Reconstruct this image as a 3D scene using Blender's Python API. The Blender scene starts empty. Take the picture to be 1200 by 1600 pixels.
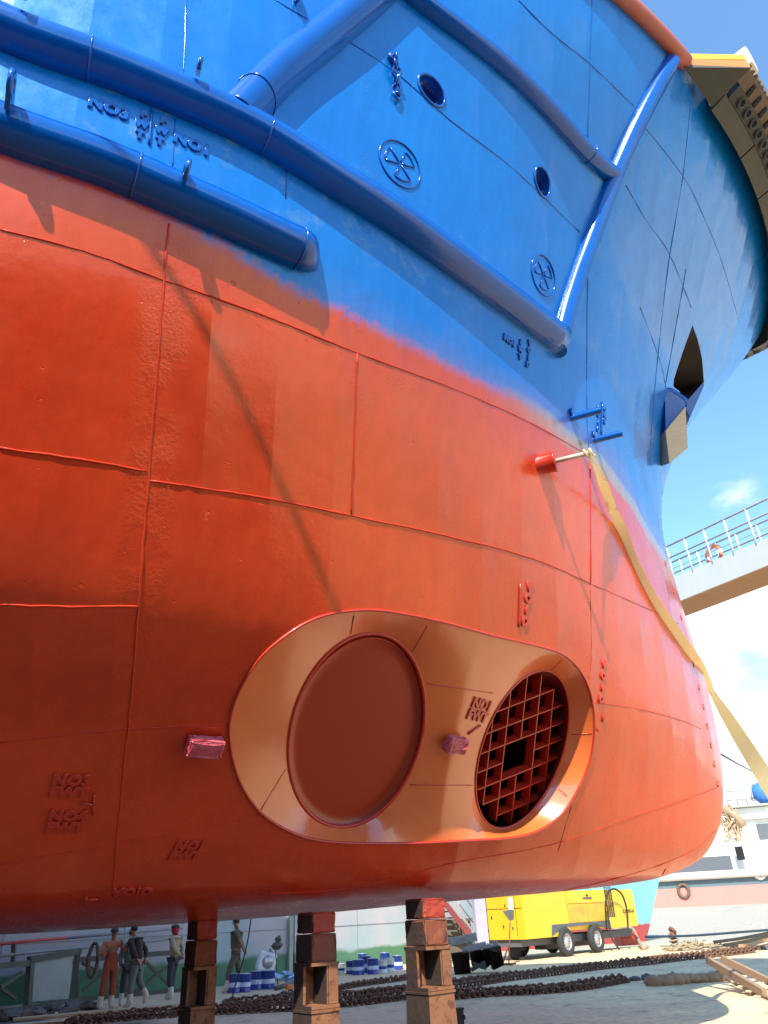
import bpy, bmesh, math, random
from mathutils import Vector, Matrix, Euler
from mathutils.geometry import delaunay_2d_cdt
random.seed(7)
R=math.radians
sc=bpy.context.scene
# ------------------------------------------------------------------ camera
FPX=1155.; CAMH=1.6; PITCH,ROLL,YAW=R(28.6),R(2.7),R(15)
CF=Vector((math.sin(YAW)*math.cos(PITCH),math.cos(YAW)*math.cos(PITCH),math.sin(PITCH)))
_r=Vector((math.cos(YAW),-math.sin(YAW),0)); _u=_r.cross(CF)
CR=_r*math.cos(ROLL)-_u*math.sin(ROLL); CU=_u*math.cos(ROLL)+_r*math.sin(ROLL)
CAM=Vector((0,0,CAMH))
cd=bpy.data.cameras.new('camera'); co=bpy.data.objects.new('camera',cd); sc.collection.objects.link(co)
m=Matrix((CR,CU,-CF)).transposed().to_4x4(); m.translation=CAM; co.matrix_world=m
cd.sensor_fit='VERTICAL'; cd.sensor_height=36; cd.lens=FPX/1600*36; cd.clip_end=3000; cd.clip_start=.05
sc.camera=co
sc.render.resolution_x=768; sc.render.resolution_y=1024
# ------------------------------------------------------------------ light
SUNV=Vector((.40,.92,-1)).normalized()        # direction the light travels
sl=bpy.data.lights.new('sun','SUN'); sl.energy=5; sl.angle=R(.5); sl.color=(1,.95,.86)
so=bpy.data.objects.new('sun',sl); sc.collection.objects.link(so)
so.rotation_euler=(-SUNV).to_track_quat('Z','Y').to_euler(); so.location=(0,-5,30)
w=bpy.data.worlds.new('World'); sc.world=w; w.use_nodes=True; nt=w.node_tree; nt.nodes.clear()
N=nt.nodes.new; L=nt.links.new
out=N('ShaderNodeOutputWorld'); bg=N('ShaderNodeBackground'); sky=N('ShaderNodeTexSky')
sky.sky_type='NISHITA'; sky.sun_disc=False
sky.sun_elevation=math.asin(-SUNV.z); sky.sun_rotation=math.atan2(-SUNV.x,-SUNV.y)
sky.air_density=1.0; sky.dust_density=0; sky.ozone_density=2.2
bg.inputs[1].default_value=.13
tc=N('ShaderNodeTexCoord'); sep=N('ShaderNodeSeparateXYZ'); L(tc.outputs['Generated'],sep.inputs[0])
mp=N('ShaderNodeMapping'); mp.inputs['Scale'].default_value=(1,1,2.2); mp.inputs['Location'].default_value=(.35,.1,.2); L(tc.outputs['Generated'],mp.inputs[0])
nz=N('ShaderNodeTexNoise'); nz.inputs['Scale'].default_value=3.4; nz.inputs['Detail'].default_value=7; nz.inputs['Roughness'].default_value=.52; L(mp.outputs[0],nz.inputs['Vector'])
# more cloud towards the horizon
mr=N('ShaderNodeMapRange'); mr.inputs[1].default_value=.02; mr.inputs[2].default_value=.55; mr.inputs[3].default_value=.235; mr.inputs[4].default_value=-.14; L(sep.outputs[2],mr.inputs[0])
ad=N('ShaderNodeMath'); ad.operation='ADD'; L(nz.outputs[0],ad.inputs[0]); L(mr.outputs[0],ad.inputs[1])
cr=N('ShaderNodeMapRange'); cr.inputs[1].default_value=.53; cr.inputs[2].default_value=.66; cr.interpolation_type='SMOOTHSTEP'; L(ad.outputs[0],cr.inputs[0])
mx=N('ShaderNodeMix'); mx.data_type='RGBA'; L(cr.outputs[0],mx.inputs[0]); L(sky.outputs[0],mx.inputs[6]); mx.inputs[7].default_value=(6.8,7.0,7.1,1)
sc_=N('ShaderNodeHueSaturation'); sc_.inputs['Saturation'].default_value=1.0; L(sky.outputs[0],sc_.inputs['Color'])
gn=N('ShaderNodeMix'); gn.data_type='RGBA'; gn.blend_type='MULTIPLY'; gn.inputs[0].default_value=1; gn.inputs[7].default_value=(1.42,1.74,1.84,1); L(sc_.outputs[0],gn.inputs[6]); L(gn.outputs[2],mx.inputs[6])
L(mx.outputs[2],bg.inputs[0]); L(bg.outputs[0],out.inputs[0])
sc.view_settings.view_transform='Standard'; sc.view_settings.look='None'; sc.view_settings.exposure=.75; sc.view_settings.gamma=1
sc.render.engine='CYCLES'
sc.cycles.max_bounces=7; sc.cycles.diffuse_bounces=4; sc.cycles.glossy_bounces=3

# ------------------------------------------------------------------ helpers
def ray(px,py):
    return (CF+CR*((px-600)/FPX)-CU*((py-800)/FPX)).normalized()
def gnd(px,py,z=0):                 # where the sight line of a photo pixel meets level z
    d=ray(px,py); return CAM+d*((z-CAMH)/d.z)
def at(px,py,D):                    # point at horizontal distance D
    d=ray(px,py); return CAM+d*(D/math.hypot(d.x,d.y))
def tag(o,label=None,cat=None,group=None,kind=None):
    for k,v in(('label',label),('category',cat),('group',group),('kind',kind)):
        if v: o[k]=v
    return o
def link(o,parent=None):
    sc.collection.objects.link(o)
    if parent is not None: o.parent=parent
    return o
def empty(name,loc,rz=0,**k):
    o=link(bpy.data.objects.new(name,None)); o.location=loc; o.rotation_euler=(0,0,rz); o.empty_display_size=.2
    return tag(o,**k)
def smooth_closed(pts,n=12,closed=True):
    out=[];K=len(pts)
    rng=range(K) if closed else range(K-1)
    for i in rng:
        if closed: p0,p1,p2,p3=(Vector(pts[(i+j-1)%K]) for j in range(4))
        else: p0,p1,p2,p3=(Vector(pts[min(max(i+j-1,0),K-1)]) for j in range(4))
        for s in range(n):
            t=s/n
            out.append(.5*((2*p1)+(p2-p0)*t+(2*p0-5*p1+4*p2-p3)*t*t+(3*p1-p0-3*p2+p3)*t**3))
    if not closed: out.append(Vector(pts[-1]))
    return out
class MB:
    def __init__(s): s.bm=bmesh.new()
    def box(s,c,size,rot=None,bev=0):
        M=(rot.to_matrix() if isinstance(rot,Euler) else rot) if rot else Matrix.Identity(3)
        vs=[s.bm.verts.new(Vector(c)+M@Vector((x*size[0]/2,y*size[1]/2,z*size[2]/2))) for x in(-1,1) for y in(-1,1) for z in(-1,1)]
        fs=[s.bm.faces.new([vs[i] for i in f]) for f in((0,1,3,2),(4,6,7,5),(0,4,5,1),(2,3,7,6),(0,2,6,4),(1,5,7,3))]
        if bev:
            es=list({e for f in fs for e in f.edges}); bmesh.ops.bevel(s.bm,geom=es,offset=bev,segments=2,affect='EDGES',profile=.6)
        return s
    def bar(s,a,b,w,h=None,up=(0,0,1),bev=0):
        a,b=Vector(a),Vector(b); h=h or w; d=(b-a); l=d.length; d.normalize(); u=Vector(up)
        sd=d.cross(u)
        if sd.length<1e-3: sd=d.cross(Vector((1,0,0)))
        sd.normalize(); u=sd.cross(d)
        return s.box((a+b)/2,(l,w,h),Matrix((d,sd,u)).transposed(),bev)
    def tube(s,path,r,seg=10,cap=True,closed=False,smooth=True):
        P=[Vector(p) for p in path];n=len(P);rings=[];prev=None
        for i,p in enumerate(P):
            if closed: t=P[(i+1)%n]-P[i-1]
            else: t=P[min(i+1,n-1)]-P[max(i-1,0)]
            if t.length<1e-9: t=Vector((0,0,1))
            t.normalize()
            if prev is None:
                prev=t.orthogonal().normalized()
            u=(prev-t*prev.dot(t)); u=u.normalized() if u.length>1e-6 else t.orthogonal().normalized(); prev=u; v=t.cross(u)
            rr=r(i/(n-1)) if callable(r) else r
            rings.append([s.bm.verts.new(p+(u*math.cos(2*math.pi*k/seg)+v*math.sin(2*math.pi*k/seg))*rr) for k in range(seg)])
        for i in range(n if closed else n-1):
            A,B=rings[i],rings[(i+1)%n]
            for k in range(seg):
                f=s.bm.faces.new((A[k],A[(k+1)%seg],B[(k+1)%seg],B[k])); f.smooth=smooth
        if cap and not closed:
            s.bm.faces.new(rings[0][::-1]); s.bm.faces.new(rings[-1])
        return s
    def cyl(s,a,b,r,seg=16,r2=None,cap=True):
        r2=r if r2 is None else r2
        return s.tube([a,b],lambda t:r+(r2-r)*t,seg,cap)
    def lathe(s,c,ax,prof,seg=24,u=None):      # prof: (radius, along)
        c,ax=Vector(c),Vector(ax).normalized(); u=(Vector(u) if u else ax.orthogonal()).normalized(); v=ax.cross(u); rings=[]
        for (r,h) in prof:
            rings.append([s.bm.verts.new(c+ax*h+(u*math.cos(2*math.pi*k/seg)+v*math.sin(2*math.pi*k/seg))*r) for k in range(seg)] )
        for A,B in zip(rings,rings[1:]):
            for k in range(seg):
                f=s.bm.faces.new((A[k],A[(k+1)%seg],B[(k+1)%seg],B[k])); f.smooth=True
        return s
    def poly(s,pts): s.bm.faces.new([s.bm.verts.new(Vector(p)) for p in pts]); return s
    def prism(s,pts,d):
        d=Vector(d); A=[s.bm.verts.new(Vector(p)) for p in pts]; B=[s.bm.verts.new(Vector(p)+d) for p in pts]; n=len(A)
        s.bm.faces.new(A[::-1]); s.bm.faces.new(B)
        for i in range(n): s.bm.faces.new((A[i],A[(i+1)%n],B[(i+1)%n],B[i]))
        return s
    def ball(s,c,r,sub=2,sc_=(1,1,1),jit=0):
        res=bmesh.ops.create_icosphere(s.bm,subdivisions=sub,radius=1)
        for v in res['verts']:
            k=1+random.uniform(-jit,jit); v.co=Vector(c)+Vector((v.co.x*r*sc_[0]*k,v.co.y*r*sc_[1]*k,v.co.z*r*sc_[2]*k))
        for f in {f for v in res['verts'] for f in v.link_faces}: f.smooth=True
        return s
    def build(s,name,mat,parent=None,world=None,**k):
        # world: mesh is in world coordinates while parent is an unrotated empty: move the child back
        bmesh.ops.recalc_face_normals(s.bm,faces=s.bm.faces)
        me=bpy.data.meshes.new(name); s.bm.to_mesh(me); s.bm.free()
        for mm in (mat if isinstance(mat,(list,tuple)) else [mat]): me.materials.append(mm)
        o=link(bpy.data.objects.new(name,me),parent)
        if world is not None: o.location=-Vector(world)
        return tag(o,**k)
def top(mb,name,mat,c=None,**k):
    """a one-mesh thing: origin moved to c"""
    o=mb.build(name,mat,**k)
    if c is not None:
        o.data.transform(Matrix.Translation(-Vector(c))); o.location=c
    return o
# ------------------------------------------------------------------ materials
def mat(name,col,rough=.6,metal=0,coat=0,col2=None,nscale=3,namt=.5,bump=0,bscale=20,spec=.5,rust=None,rustamt=.5,rscale=4,stretch=None):
    M=bpy.data.materials.new(name); M.use_nodes=True; nt=M.node_tree; b=nt.nodes['Principled BSDF']
    b.inputs['Roughness'].default_value=rough; b.inputs['Metallic'].default_value=metal; b.inputs['Coat Weight'].default_value=coat
    b.inputs['Specular IOR Level'].default_value=spec; b.inputs['Coat Roughness'].default_value=.08
    N=nt.nodes.new; L=nt.links.new
    tc=N('ShaderNodeTexCoord'); vec=tc.outputs['Object']
    if stretch:
        mp=N('ShaderNodeMapping'); mp.inputs['Scale'].default_value=stretch; L(vec,mp.inputs[0]); vec=mp.outputs[0]
    c=(*col,1)
    n=N('ShaderNodeTexNoise'); n.inputs['Scale'].default_value=nscale; n.inputs['Detail'].default_value=8; n.inputs['Roughness'].default_value=.6; L(vec,n.inputs['Vector'])
    rmp=N('ShaderNodeMapRange'); rmp.inputs[1].default_value=.35; rmp.inputs[2].default_value=.65; L(n.outputs[0],rmp.inputs[0])
    mx=N('ShaderNodeMix'); mx.data_type='RGBA'; mx.inputs[6].default_value=c
    c2=col2 or tuple(x*.75 for x in col); mx.inputs[7].default_value=(*c2,1)
    ml=N('ShaderNodeMath'); ml.operation='MULTIPLY'; ml.inputs[1].default_value=namt; L(rmp.outputs[0],ml.inputs[0]); L(ml.outputs[0],mx.inputs[0])
    last=mx.outputs[2]
    if rust:
        n2=N('ShaderNodeTexNoise'); n2.inputs['Scale'].default_value=rscale; n2.inputs['Detail'].default_value=10; n2.inputs['Roughness'].default_value=.7; L(vec,n2.inputs['Vector'])
        r2=N('ShaderNodeMapRange'); r2.inputs[1].default_value=1-rustamt-.02; r2.inputs[2].default_value=1-rustamt+.08; L(n2.outputs[0],r2.inputs[0])
        m2=N('ShaderNodeMix'); m2.data_type='RGBA'; L(r2.outputs[0],m2.inputs[0]); L(last,m2.inputs[6]); m2.inputs[7].default_value=(*rust,1); last=m2.outputs[2]
    L(last,b.inputs['Base Color'])
    if bump:
        n3=N('ShaderNodeTexNoise'); n3.inputs['Scale'].default_value=bscale; n3.inputs['Detail'].default_value=6; L(vec,n3.inputs['Vector'])
        bp=N('ShaderNodeBump'); bp.inputs['Distance'].default_value=bump; bp.inputs['Strength'].default_value=1; L(n3.outputs[0],bp.inputs['Height']); L(bp.outputs[0],b.inputs['Normal'])
    return M
RED=(.62,.045,.010); BLUE=(.0,.15,.50)
def hull_paint():
    M=bpy.data.materials.new('hull_paint'); M.use_nodes=True; nt=M.node_tree; b=nt.nodes['Principled BSDF']; N=nt.nodes.new; L=nt.links.new
    def math_(op,a,b_=None,c=None):
        n=N('ShaderNodeMath'); n.operation=op
        for i,v in enumerate((a,b_,c)):
            if v is None: continue
            if isinstance(v,(int,float)): n.inputs[i].default_value=v
            else: L(v,n.inputs[i])
        return n.outputs[0]
    def noise(s,d=5,r=.5,vec=None):
        n=N('ShaderNodeTexNoise'); n.inputs['Scale'].default_value=s; n.inputs['Detail'].default_value=d; n.inputs['Roughness'].default_value=r; L(vec or P,n.inputs['Vector']); return n.outputs[0]
    def mrange(v,a,b_,c=0,d=1,sm=True):
        n=N('ShaderNodeMapRange'); n.interpolation_type='SMOOTHSTEP' if sm else 'LINEAR'; L(v,n.inputs[0])
        for i,x in enumerate((a,b_,c,d)): n.inputs[i+1].default_value=x
        return n.outputs[0]
    def mix(f,a,b_):
        n=N('ShaderNodeMix'); n.data_type='RGBA'
        for i,v in((0,f),(6,a),(7,b_)):
            if isinstance(v,tuple): n.inputs[i].default_value=(*v,1)
            elif isinstance(v,float): n.inputs[i].default_value=v
            else: L(v,n.inputs[i])
        return n.outputs[2]
    tc=N('ShaderNodeTexCoord'); P=tc.outputs['Object']; sp=N('ShaderNodeSeparateXYZ'); L(P,sp.inputs[0]); X,Y,Z=sp.outputs
    # waterline height along the ship
    cv=N('ShaderNodeFloatCurve'); L(mrange(X,-4,9,0,1,False),cv.inputs['Value'])
    cm=cv.mapping.curves[0]; pts=[(-4,6.80),(-1.75,6.74),(-.8,6.72),(.2,6.58),(.9,6.52),(2.27,6.55),(3.88,6.72),(5.2,6.78),(6.85,6.45),(9,6.4)]
    pts=[((x+4)/13,(z-6)/1.) for x,z in pts]
    cm.points[0].location=pts[0]; cm.points[1].location=pts[-1]
    for p in pts[1:-1]: cm.points.new(*p)
    cv.mapping.update()
    wz=math_('ADD',cv.outputs[0],6.0); dz=math_('SUBTRACT',Z,wz)
    n1=noise(1.1,3); n2=noise(14,8,.7); n4=noise(.45,2)
    wob=math_('MULTIPLY',math_('SUBTRACT',n1,.5),.22)
    d1=math_('ADD',dz,wob)
    spk=math_('MULTIPLY',math_('SUBTRACT',n2,.5),.28)
    soft=mrange(math_('ADD',d1,spk),-.06,.13)
    # overspray patch: wide lilac haze of red over blue, forward half
    fx=mrange(X,1.0,3.5); 
    over=math_('MULTIPLY',mrange(math_('ADD',math_('ADD',dz,math_('MULTIPLY',math_('SUBTRACT',n4,.5),.8)),math_('MULTIPLY',spk,1.2)),.55,0,0,.55),mrange(X,.4,2.2))
    redn=mix(mrange(n4,.35,.65),RED,(.52,.034,.010)); redn=mix(mrange(noise(1.1,3),.42,.7,0,.3),redn,(.70,.07,.015))
    blun=mix(mrange(n4,.35,.65),BLUE,(.0,.12,.44)); blun=mix(mrange(noise(.9,3),.5,.75,0,.3),blun,(.0,.20,.58))
    col=mix(soft,redn,mix(over,blun,(.22,.12,.24)))
    # primer band between the two paints at the bow
    band=math_('MULTIPLY',math_('MULTIPLY',mrange(d1,-.17,-.07),mrange(d1,.17,.06)),mrange(X,2.6,4.8,0,.8))
    col=mix(band,col,(.31,.32,.25))
    # patches of thin worn paint under the strakes at left
    wn=math_('MULTIPLY',mrange(noise(2.6,9,.75),.52,.66,0,.55),math_('MULTIPLY',mrange(Z,6.9,7.5),math_('MULTIPLY',mrange(Z,8.4,7.9),mrange(X,3.4,2.0))))
    col=mix(wn,col,(.16,.26,.33))
    sm=N('ShaderNodeMapping'); sm.inputs['Scale'].default_value=(5,5,.35); L(P,sm.inputs[0])
    st=noise(1.6,9,.65,sm.outputs[0]); hs=N('ShaderNodeHueSaturation'); L(mrange(st,.3,.7,.92,1.05),hs.inputs['Value']); L(col,hs.inputs['Color'])
    sc2=mrange(noise(9,9,.8),.66,.72,0,.35); col=mix(sc2,hs.outputs[0],mix(soft,(.40,.035,.012),(.0,.15,.42)))
    L(col,b.inputs['Base Color'])
    b.inputs['Roughness'].default_value=.3
    L(mrange(noise(3,6,.65),.3,.75,.22,.40,False),b.inputs['Roughness'])
    b.inputs['Coat Weight'].default_value=.45; b.inputs['Coat IOR'].default_value=1.5; b.inputs['Coat Roughness'].default_value=.10; b.inputs['Specular IOR Level'].default_value=.1
    b.inputs['Specular IOR Level'].default_value=1.0; L(mix(soft,(1.,.52,.20),(.2,.65,1.)),b.inputs['Specular Tint'])
    # plating pulled in between frames, dents, rough roller paint
    fr=math_('ABSOLUTE',math_('SINE',math_('MULTIPLY',math_('ADD',X,math_('MULTIPLY',Z,.02)),math.pi/.58)))
    fr=math_('MULTIPLY',fr,mrange(noise(.9,2),.3,.7,.15,1.))
    dent=math_('MULTIPLY',noise(.9,3,.4),1.6)
    h=math_('ADD',math_('ADD',math_('MULTIPLY',fr,-.0095),math_('MULTIPLY',dent,.016)),math_('MULTIPLY',noise(4,3,.5),.004))
    nearweld=mrange(noise(1.3,3),.5,.62)
    h=math_('ADD',h,math_('MULTIPLY',noise(26,8,.7),math_('ADD',math_('MULTIPLY',nearweld,.0014),.0003)))
    m1=math_('MULTIPLY',mrange(math_('ABSOLUTE',math_('ADD',X,.48)),.30,.06),mrange(Z,6.8,6.5)); m2=math_('MULTIPLY',mrange(math_('ABSOLUTE',math_('SUBTRACT',Z,6.22)),.24,.05),mrange(X,-.6,-.3))
    m3=math_('MULTIPLY',mrange(math_('ABSOLUTE',math_('SUBTRACT',X,1.24)),.16,.04),mrange(Z,5.6,6.0))
    mk=math_('MULTIPLY',math_('MAXIMUM',m1,math_('MAXIMUM',m2,m3)),mrange(noise(2.2,4),.42,.58))
    h=math_('ADD',h,math_('MULTIPLY',math_('MULTIPLY',noise(38,6,.6),mk),.0065))
    pit=math_('MULTIPLY',mrange(noise(5,4,.7),.66,.74),noise(40,4,.6)); h=math_('SUBTRACT',h,math_('MULTIPLY',math_('MULTIPLY',pit,mrange(Z,6.9,6.5)),.005))
    bp=N('ShaderNodeBump'); bp.inputs['Strength'].default_value=1; bp.inputs['Distance'].default_value=1.; L(h,bp.inputs['Height']); L(bp.outputs[0],b.inputs['Normal']); L(bp.outputs[0],b.inputs['Coat Normal'])
    return M
MH=hull_paint()
M_blue=mat('blue_steel',(.0,.10,.42),.18,coat=.3,spec=.4,col2=(.0,.075,.34),nscale=1.5,namt=.8,bump=.0007,bscale=18)
M_red=mat('red_steel',(.55,.033,.012),.35,coat=.3,nscale=2,bump=.002,bscale=25)
M_seamr=mat('seam_red',(.60,.045,.011),.4,spec=.25,nscale=3,col2=(.45,.03,.01))
M_redd=mat('red_plate',(.42,.045,.009),.34,coat=.1,nscale=1,col2=(.35,.035,.008),bump=.001,bscale=12)
M_ored=mat('orange_glow_red',(.74,.17,.035),.3,coat=.7,nscale=1.2,col2=(.64,.11,.025),bump=.003,bscale=5)  # recess red shifted to orange, painting in the warm ground reflection
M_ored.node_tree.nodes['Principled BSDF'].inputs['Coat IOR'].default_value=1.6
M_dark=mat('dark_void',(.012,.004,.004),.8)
M_black=mat('black_rubber',(.02,.02,.022),.75,bump=.003,bscale=30)
M_hole=mat('hole_shade',(.01,.01,.012),.9)
M_rustrail=mat('rust_orange_paint',(.45,.10,.05),.5,nscale=4,col2=(.35,.13,.09))
M_yel=mat('yellow_paint',(.85,.55,.02),.45,nscale=3,col2=(.8,.40,.02),rust=(.35,.15,.04),rustamt=.32,rscale=3)
M_orange=mat('orange_paint',(.8,.22,.04),.5)
M_cream=mat('cream_plate',(.62,.55,.42),.6,nscale=8,col2=(.42,.38,.30),stretch=(1,1,8))
M_fplate=mat('fender_plate',(.06,.06,.045),.6,nscale=2,col2=(.035,.035,.03),bump=.002)
M_rubber=mat('grey_rubber',(.05,.05,.045),.7,nscale=3,col2=(.03,.03,.03))
M_tan=mat('tan_rubber',(.15,.10,.065),.7,nscale=4,col2=(.08,.055,.04))
M_whitep=mat('white_paint',(.78,.76,.70),.5,nscale=3,col2=(.6,.58,.5))
M_ground_steel=mat('rusty_steel',(.20,.085,.04),.8,nscale=6,col2=(.09,.04,.025),bump=.004,bscale=40)

# ------------------------------------------------------------------ hull form
YC=10.
def itp(z,Z,V):
    z=min(max(z,Z[0]),Z[-1]); n=len(Z)
    h=[Z[i+1]-Z[i] for i in range(n-1)]; d=[(V[i+1]-V[i])/h[i] for i in range(n-1)]; i=0
    while i<n-2 and z>=Z[i+1]: i+=1
    def sl(k):
        if k==0: return d[0]
        if k==n-1: return d[-1]
        if d[k-1]*d[k]<=0: return 0
        return 3*(h[k-1]+h[k])/((2*h[k]+h[k-1])/d[k-1]+(h[k]+2*h[k-1])/d[k])
    s=(z-Z[i])/h[i]; a,b=sl(i),sl(i+1)
    return (2*s**3-3*s**2+1)*V[i]+(s**3-2*s**2+s)*h[i]*a+(-2*s**3+3*s**2)*V[i+1]+(s**3-s**2)*h[i]*b
ZB=[1.59,1.62,1.7,1.9,2.3,3,3.9,5,6,7,8,10,12.7]; VB=[2.3,2.6,2.85,3.2,3.75,4.5,5.38,5.8,6.05,6.15,6.2,6.3,6.4]
ZS=[1.59,1.615,1.65,1.7,1.76,1.82,1.9,2.2,2.9,3.7,4.6,6,7.06,8,8.5,9.5,10.5,11.5,12.7]; VS=[-1.5,.2,1.6,2.7,4.4,5.6,6.35,7.15,7.62,7.78,7.82,7.73,7.7,7.88,8.12,8.72,9.65,10.6,11.62]
TAB={}
def prm(z):
    k=round(z,5)
    if k not in TAB:
        TAB[k]=(itp(z,ZB,VB),itp(z,ZS,VS),itp(z,[1.59,4,8,12.7],[-7,-6,-4,-4]),itp(z,[1.59,3,8,10.5,12.7],[1.5,1.6,2.2,2.5,3.2]),itp(z,[1.59,3,8,12.7],[.85,.9,.95,.9]))
    return TAB[k]
def hb(x,z):
    B,xs,xa,p,q=prm(z); t=min(max((x-xa)/(xs-xa),0),1); return B*(1-t**p)**q
ZT=12.7
def inside(p,dep=0): return 1.59<p.z<ZT and p.x<prm(p.z)[1] and abs(p.y-YC)<hb(p.x,p.z)-(dep(p) if callable(dep) else dep)
def hit(px,py,dep=0):
    d=ray(px,py); s=1.5
    while s<30:
        if inside(CAM+d*s,dep):
            a,b=s-.06,s
            for _ in range(16):
                m_=(a+b)/2
                if inside(CAM+d*m_,dep): b=m_
                else: a=m_
            return CAM+d*b
        s+=.06
    return None
def S(x,z): return Vector((x,YC-hb(x,z),z))
def nrm(x,z):
    e=.02; dx=S(x+e,z)-S(x-e,z); dz=S(x,z+e)-S(x,z-e); n=dx.cross(dz).normalized()
    return n if n.y<0 else -n
def frame_at(p):
    n=nrm(p.x,p.z); u=Vector((1,0,0)); u=(S(p.x+.03,p.z)-S(p.x-.03,p.z)).normalized(); v=n.cross(u).normalized()
    if v.z<0: v=-v
    return u,v,n
def hpath(pix,off=0,step=14,curve=False):
    out=[]
    if curve: P2=smooth_closed([(a,b,0) for a,b in pix],6,False)
    else: P2=[Vector((a,b,0)) for a,b in pix]
    for a,b in zip(P2,P2[1:]):
        n=max(1,int((b-a).length/step))
        for i in range(n): out.append(a.lerp(b,i/n))
    out.append(P2[-1]); R_=[]
    for q in out:
        h=hit(q.x,q.y)
        if h is not None: R_.append(h+nrm(h.x,h.z)*off)
    return R_
# thruster recess
OVAL=[(358,1150),(367,1095),(400,1035),(450,990),(505,962),(575,953),(640,961),(700,974),(770,993),(830,1007),(878,1022),(907,1050),(923,1088),(928,1133),(922,1185),(903,1232),(878,1270),(848,1294),(806,1308),(730,1313),(640,1317),(551,1317),(490,1311),(445,1295),(403,1265),(372,1215)]
ov_px=smooth_closed([(a,b,0) for a,b in OVAL],5)
ov=[hit(p.x,p.y) for p in ov_px]; ov2=[(p.x,p.z) for p in ov]
def pin(q,poly):
    x,y=q; c=False; n=len(poly); j=n-1
    for i in range(n):
        xi,yi=poly[i]; xj,yj=poly[j]
        if (yi>y)!=(yj>y) and x<(xj-xi)*(y-yi)/(yj-yi)+xi: c=not c
        j=i
    return c
def dist(q,poly):
    best=9; x,y=q; n=len(poly)
    for i in range(n):
        ax,ay=poly[i]; bx,by=poly[(i+1)%n]; dx,dy=bx-ax,by-ay; t=max(0,min(1,((x-ax)*dx+(y-ay)*dy)/(dx*dx+dy*dy+1e-12)))
        best=min(best,math.hypot(x-ax-dx*t,y-ay-dy*t))
    return best
RD=.30
def ellpx(c,a,b,n=56,k=1.): return [(c[0]+k*(a[0]*math.cos(t)+b[0]*math.sin(t)),c[1]+k*(a[1]*math.cos(t)+b[1]*math.sin(t))) for t in(2*math.pi*i/n for i in range(n))]
E1=ellpx((557,1141),(106,-15),(13,-151)); E2=ellpx((816,1171),(70,-20),(22,-122))
def hit_depth(px,py,D):
    return hit(px,py,D)
c1=[hit(a,b,RD) for a,b in E1]; c2=[hit(a,b,RD) for a,b in E2]
c1q=[(p.x,p.z) for p in c1]; c2q=[(p.x,p.z) for p in c2]
def depth(x,z):
    q=(x,z)
    if not pin(q,ov2): return 0.
    r=dist(q,ov2)
    if pin(q,c1q) or pin(q,c2q): return RD
    c=min(dist(q,c1q),dist(q,c2q))
    s=r/(r+c); return RD*min(1,s*1.02)
# parameter space of the starboard side: w along, v up
W0=-.62
def zv(v): return 1.59+(ZT-1.59)*max(0,min(1,v))**1.35
def vz(z): return ((z-1.59)/(ZT-1.59))**(1/1.35)
def P_wv(wv):
    w_,v=wv; z=zv(v); B,xs,xa,p,q=prm(z); 
    t=1-max(0,1-w_)**1.8; x=xa+(xs-xa)*t; return x,z
def WV(x,z):
    B,xs,xa,p,q=prm(z); t=(x-xa)/(xs-xa); return (1-max(0,1-t)**(1/1.8), vz(z))
# holes: two recessed openings high on the side and the anchor hawse
PH1=ellpx((674,141),(19,6),(-8,-25),28); PH2=ellpx((847,284),(11.5,4),(-3,-24),28)
HAW=[(1082,508),(1090,530),(1097,560),(1100,598),(1085,618),(1070,633),(1062,612),(1052,604),(1053,592),(1066,552)]
ph1=[hit(a,b) for a,b in PH1]; ph2=[hit(a,b) for a,b in PH2]; haw=[hit(a,b) for a,b in HAW]
loops=[ov2,c1q,c2q]+[[(p.x,p.z) for p in l] for l in(ph1,ph2,haw)]
pts=[];edges=[]
for lp in loops:
    k=len(pts); wv=[WV(x,z) for x,z in lp]; pts+=wv; n=len(wv); edges+=[(k+i,k+(i+1)%n) for i in range(n)]
NW,NV=190,150
grid=[]
for i in range(NW+1):
    for j in range(NV+1):
        grid.append((W0+(1-W0)*i/NW,j/NV))
ovc=[WV(x,z) for x,z in ov2]; bx0=min(p[0] for p in ovc)-.01; bx1=max(p[0] for p in ovc)+.01; bz0=min(p[1] for p in ovc)-.01; bz1=max(p[1] for p in ovc)+.01
for i in range(110):
    for j in range(80):
        grid.append((bx0+(bx1-bx0)*(i+.5)/110,bz0+(bz1-bz0)*(j+.5)/80))
# drop grid points that crowd the outlines
cell={}
for p in pts: cell.setdefault((int(p[0]*250),int(p[1]*250)),1)
pts+=[g for g in grid if not any((int(g[0]*250)+a,int(g[1]*250)+b) in cell for a in(-1,0,1) for b in(-1,0,1)) or g[1] in(0,1) or g[0] in(W0,1)]
V2,_,F2,_,_,_=delaunay_2d_cdt([Vector(p) for p in pts],edges,[],0,1e-7)
holes=[c1q,c2q]+loops[3:]
hb_box=[(min(p[0] for p in h),max(p[0] for p in h),min(p[1] for p in h),max(p[1] for p in h)) for h in holes]
xz=[P_wv(tuple(v)) for v in V2]
oxmin,oxmax=min(p[0] for p in ov2),max(p[0] for p in ov2); ozmin,ozmax=min(p[1] for p in ov2),max(p[1] for p in ov2)
vs=[]
for (x,z) in xz:
    d=depth(x,z) if oxmin<x<oxmax and ozmin<z<ozmax else 0
    p=S(x,z); p.y+=d; vs.append(p)
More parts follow.
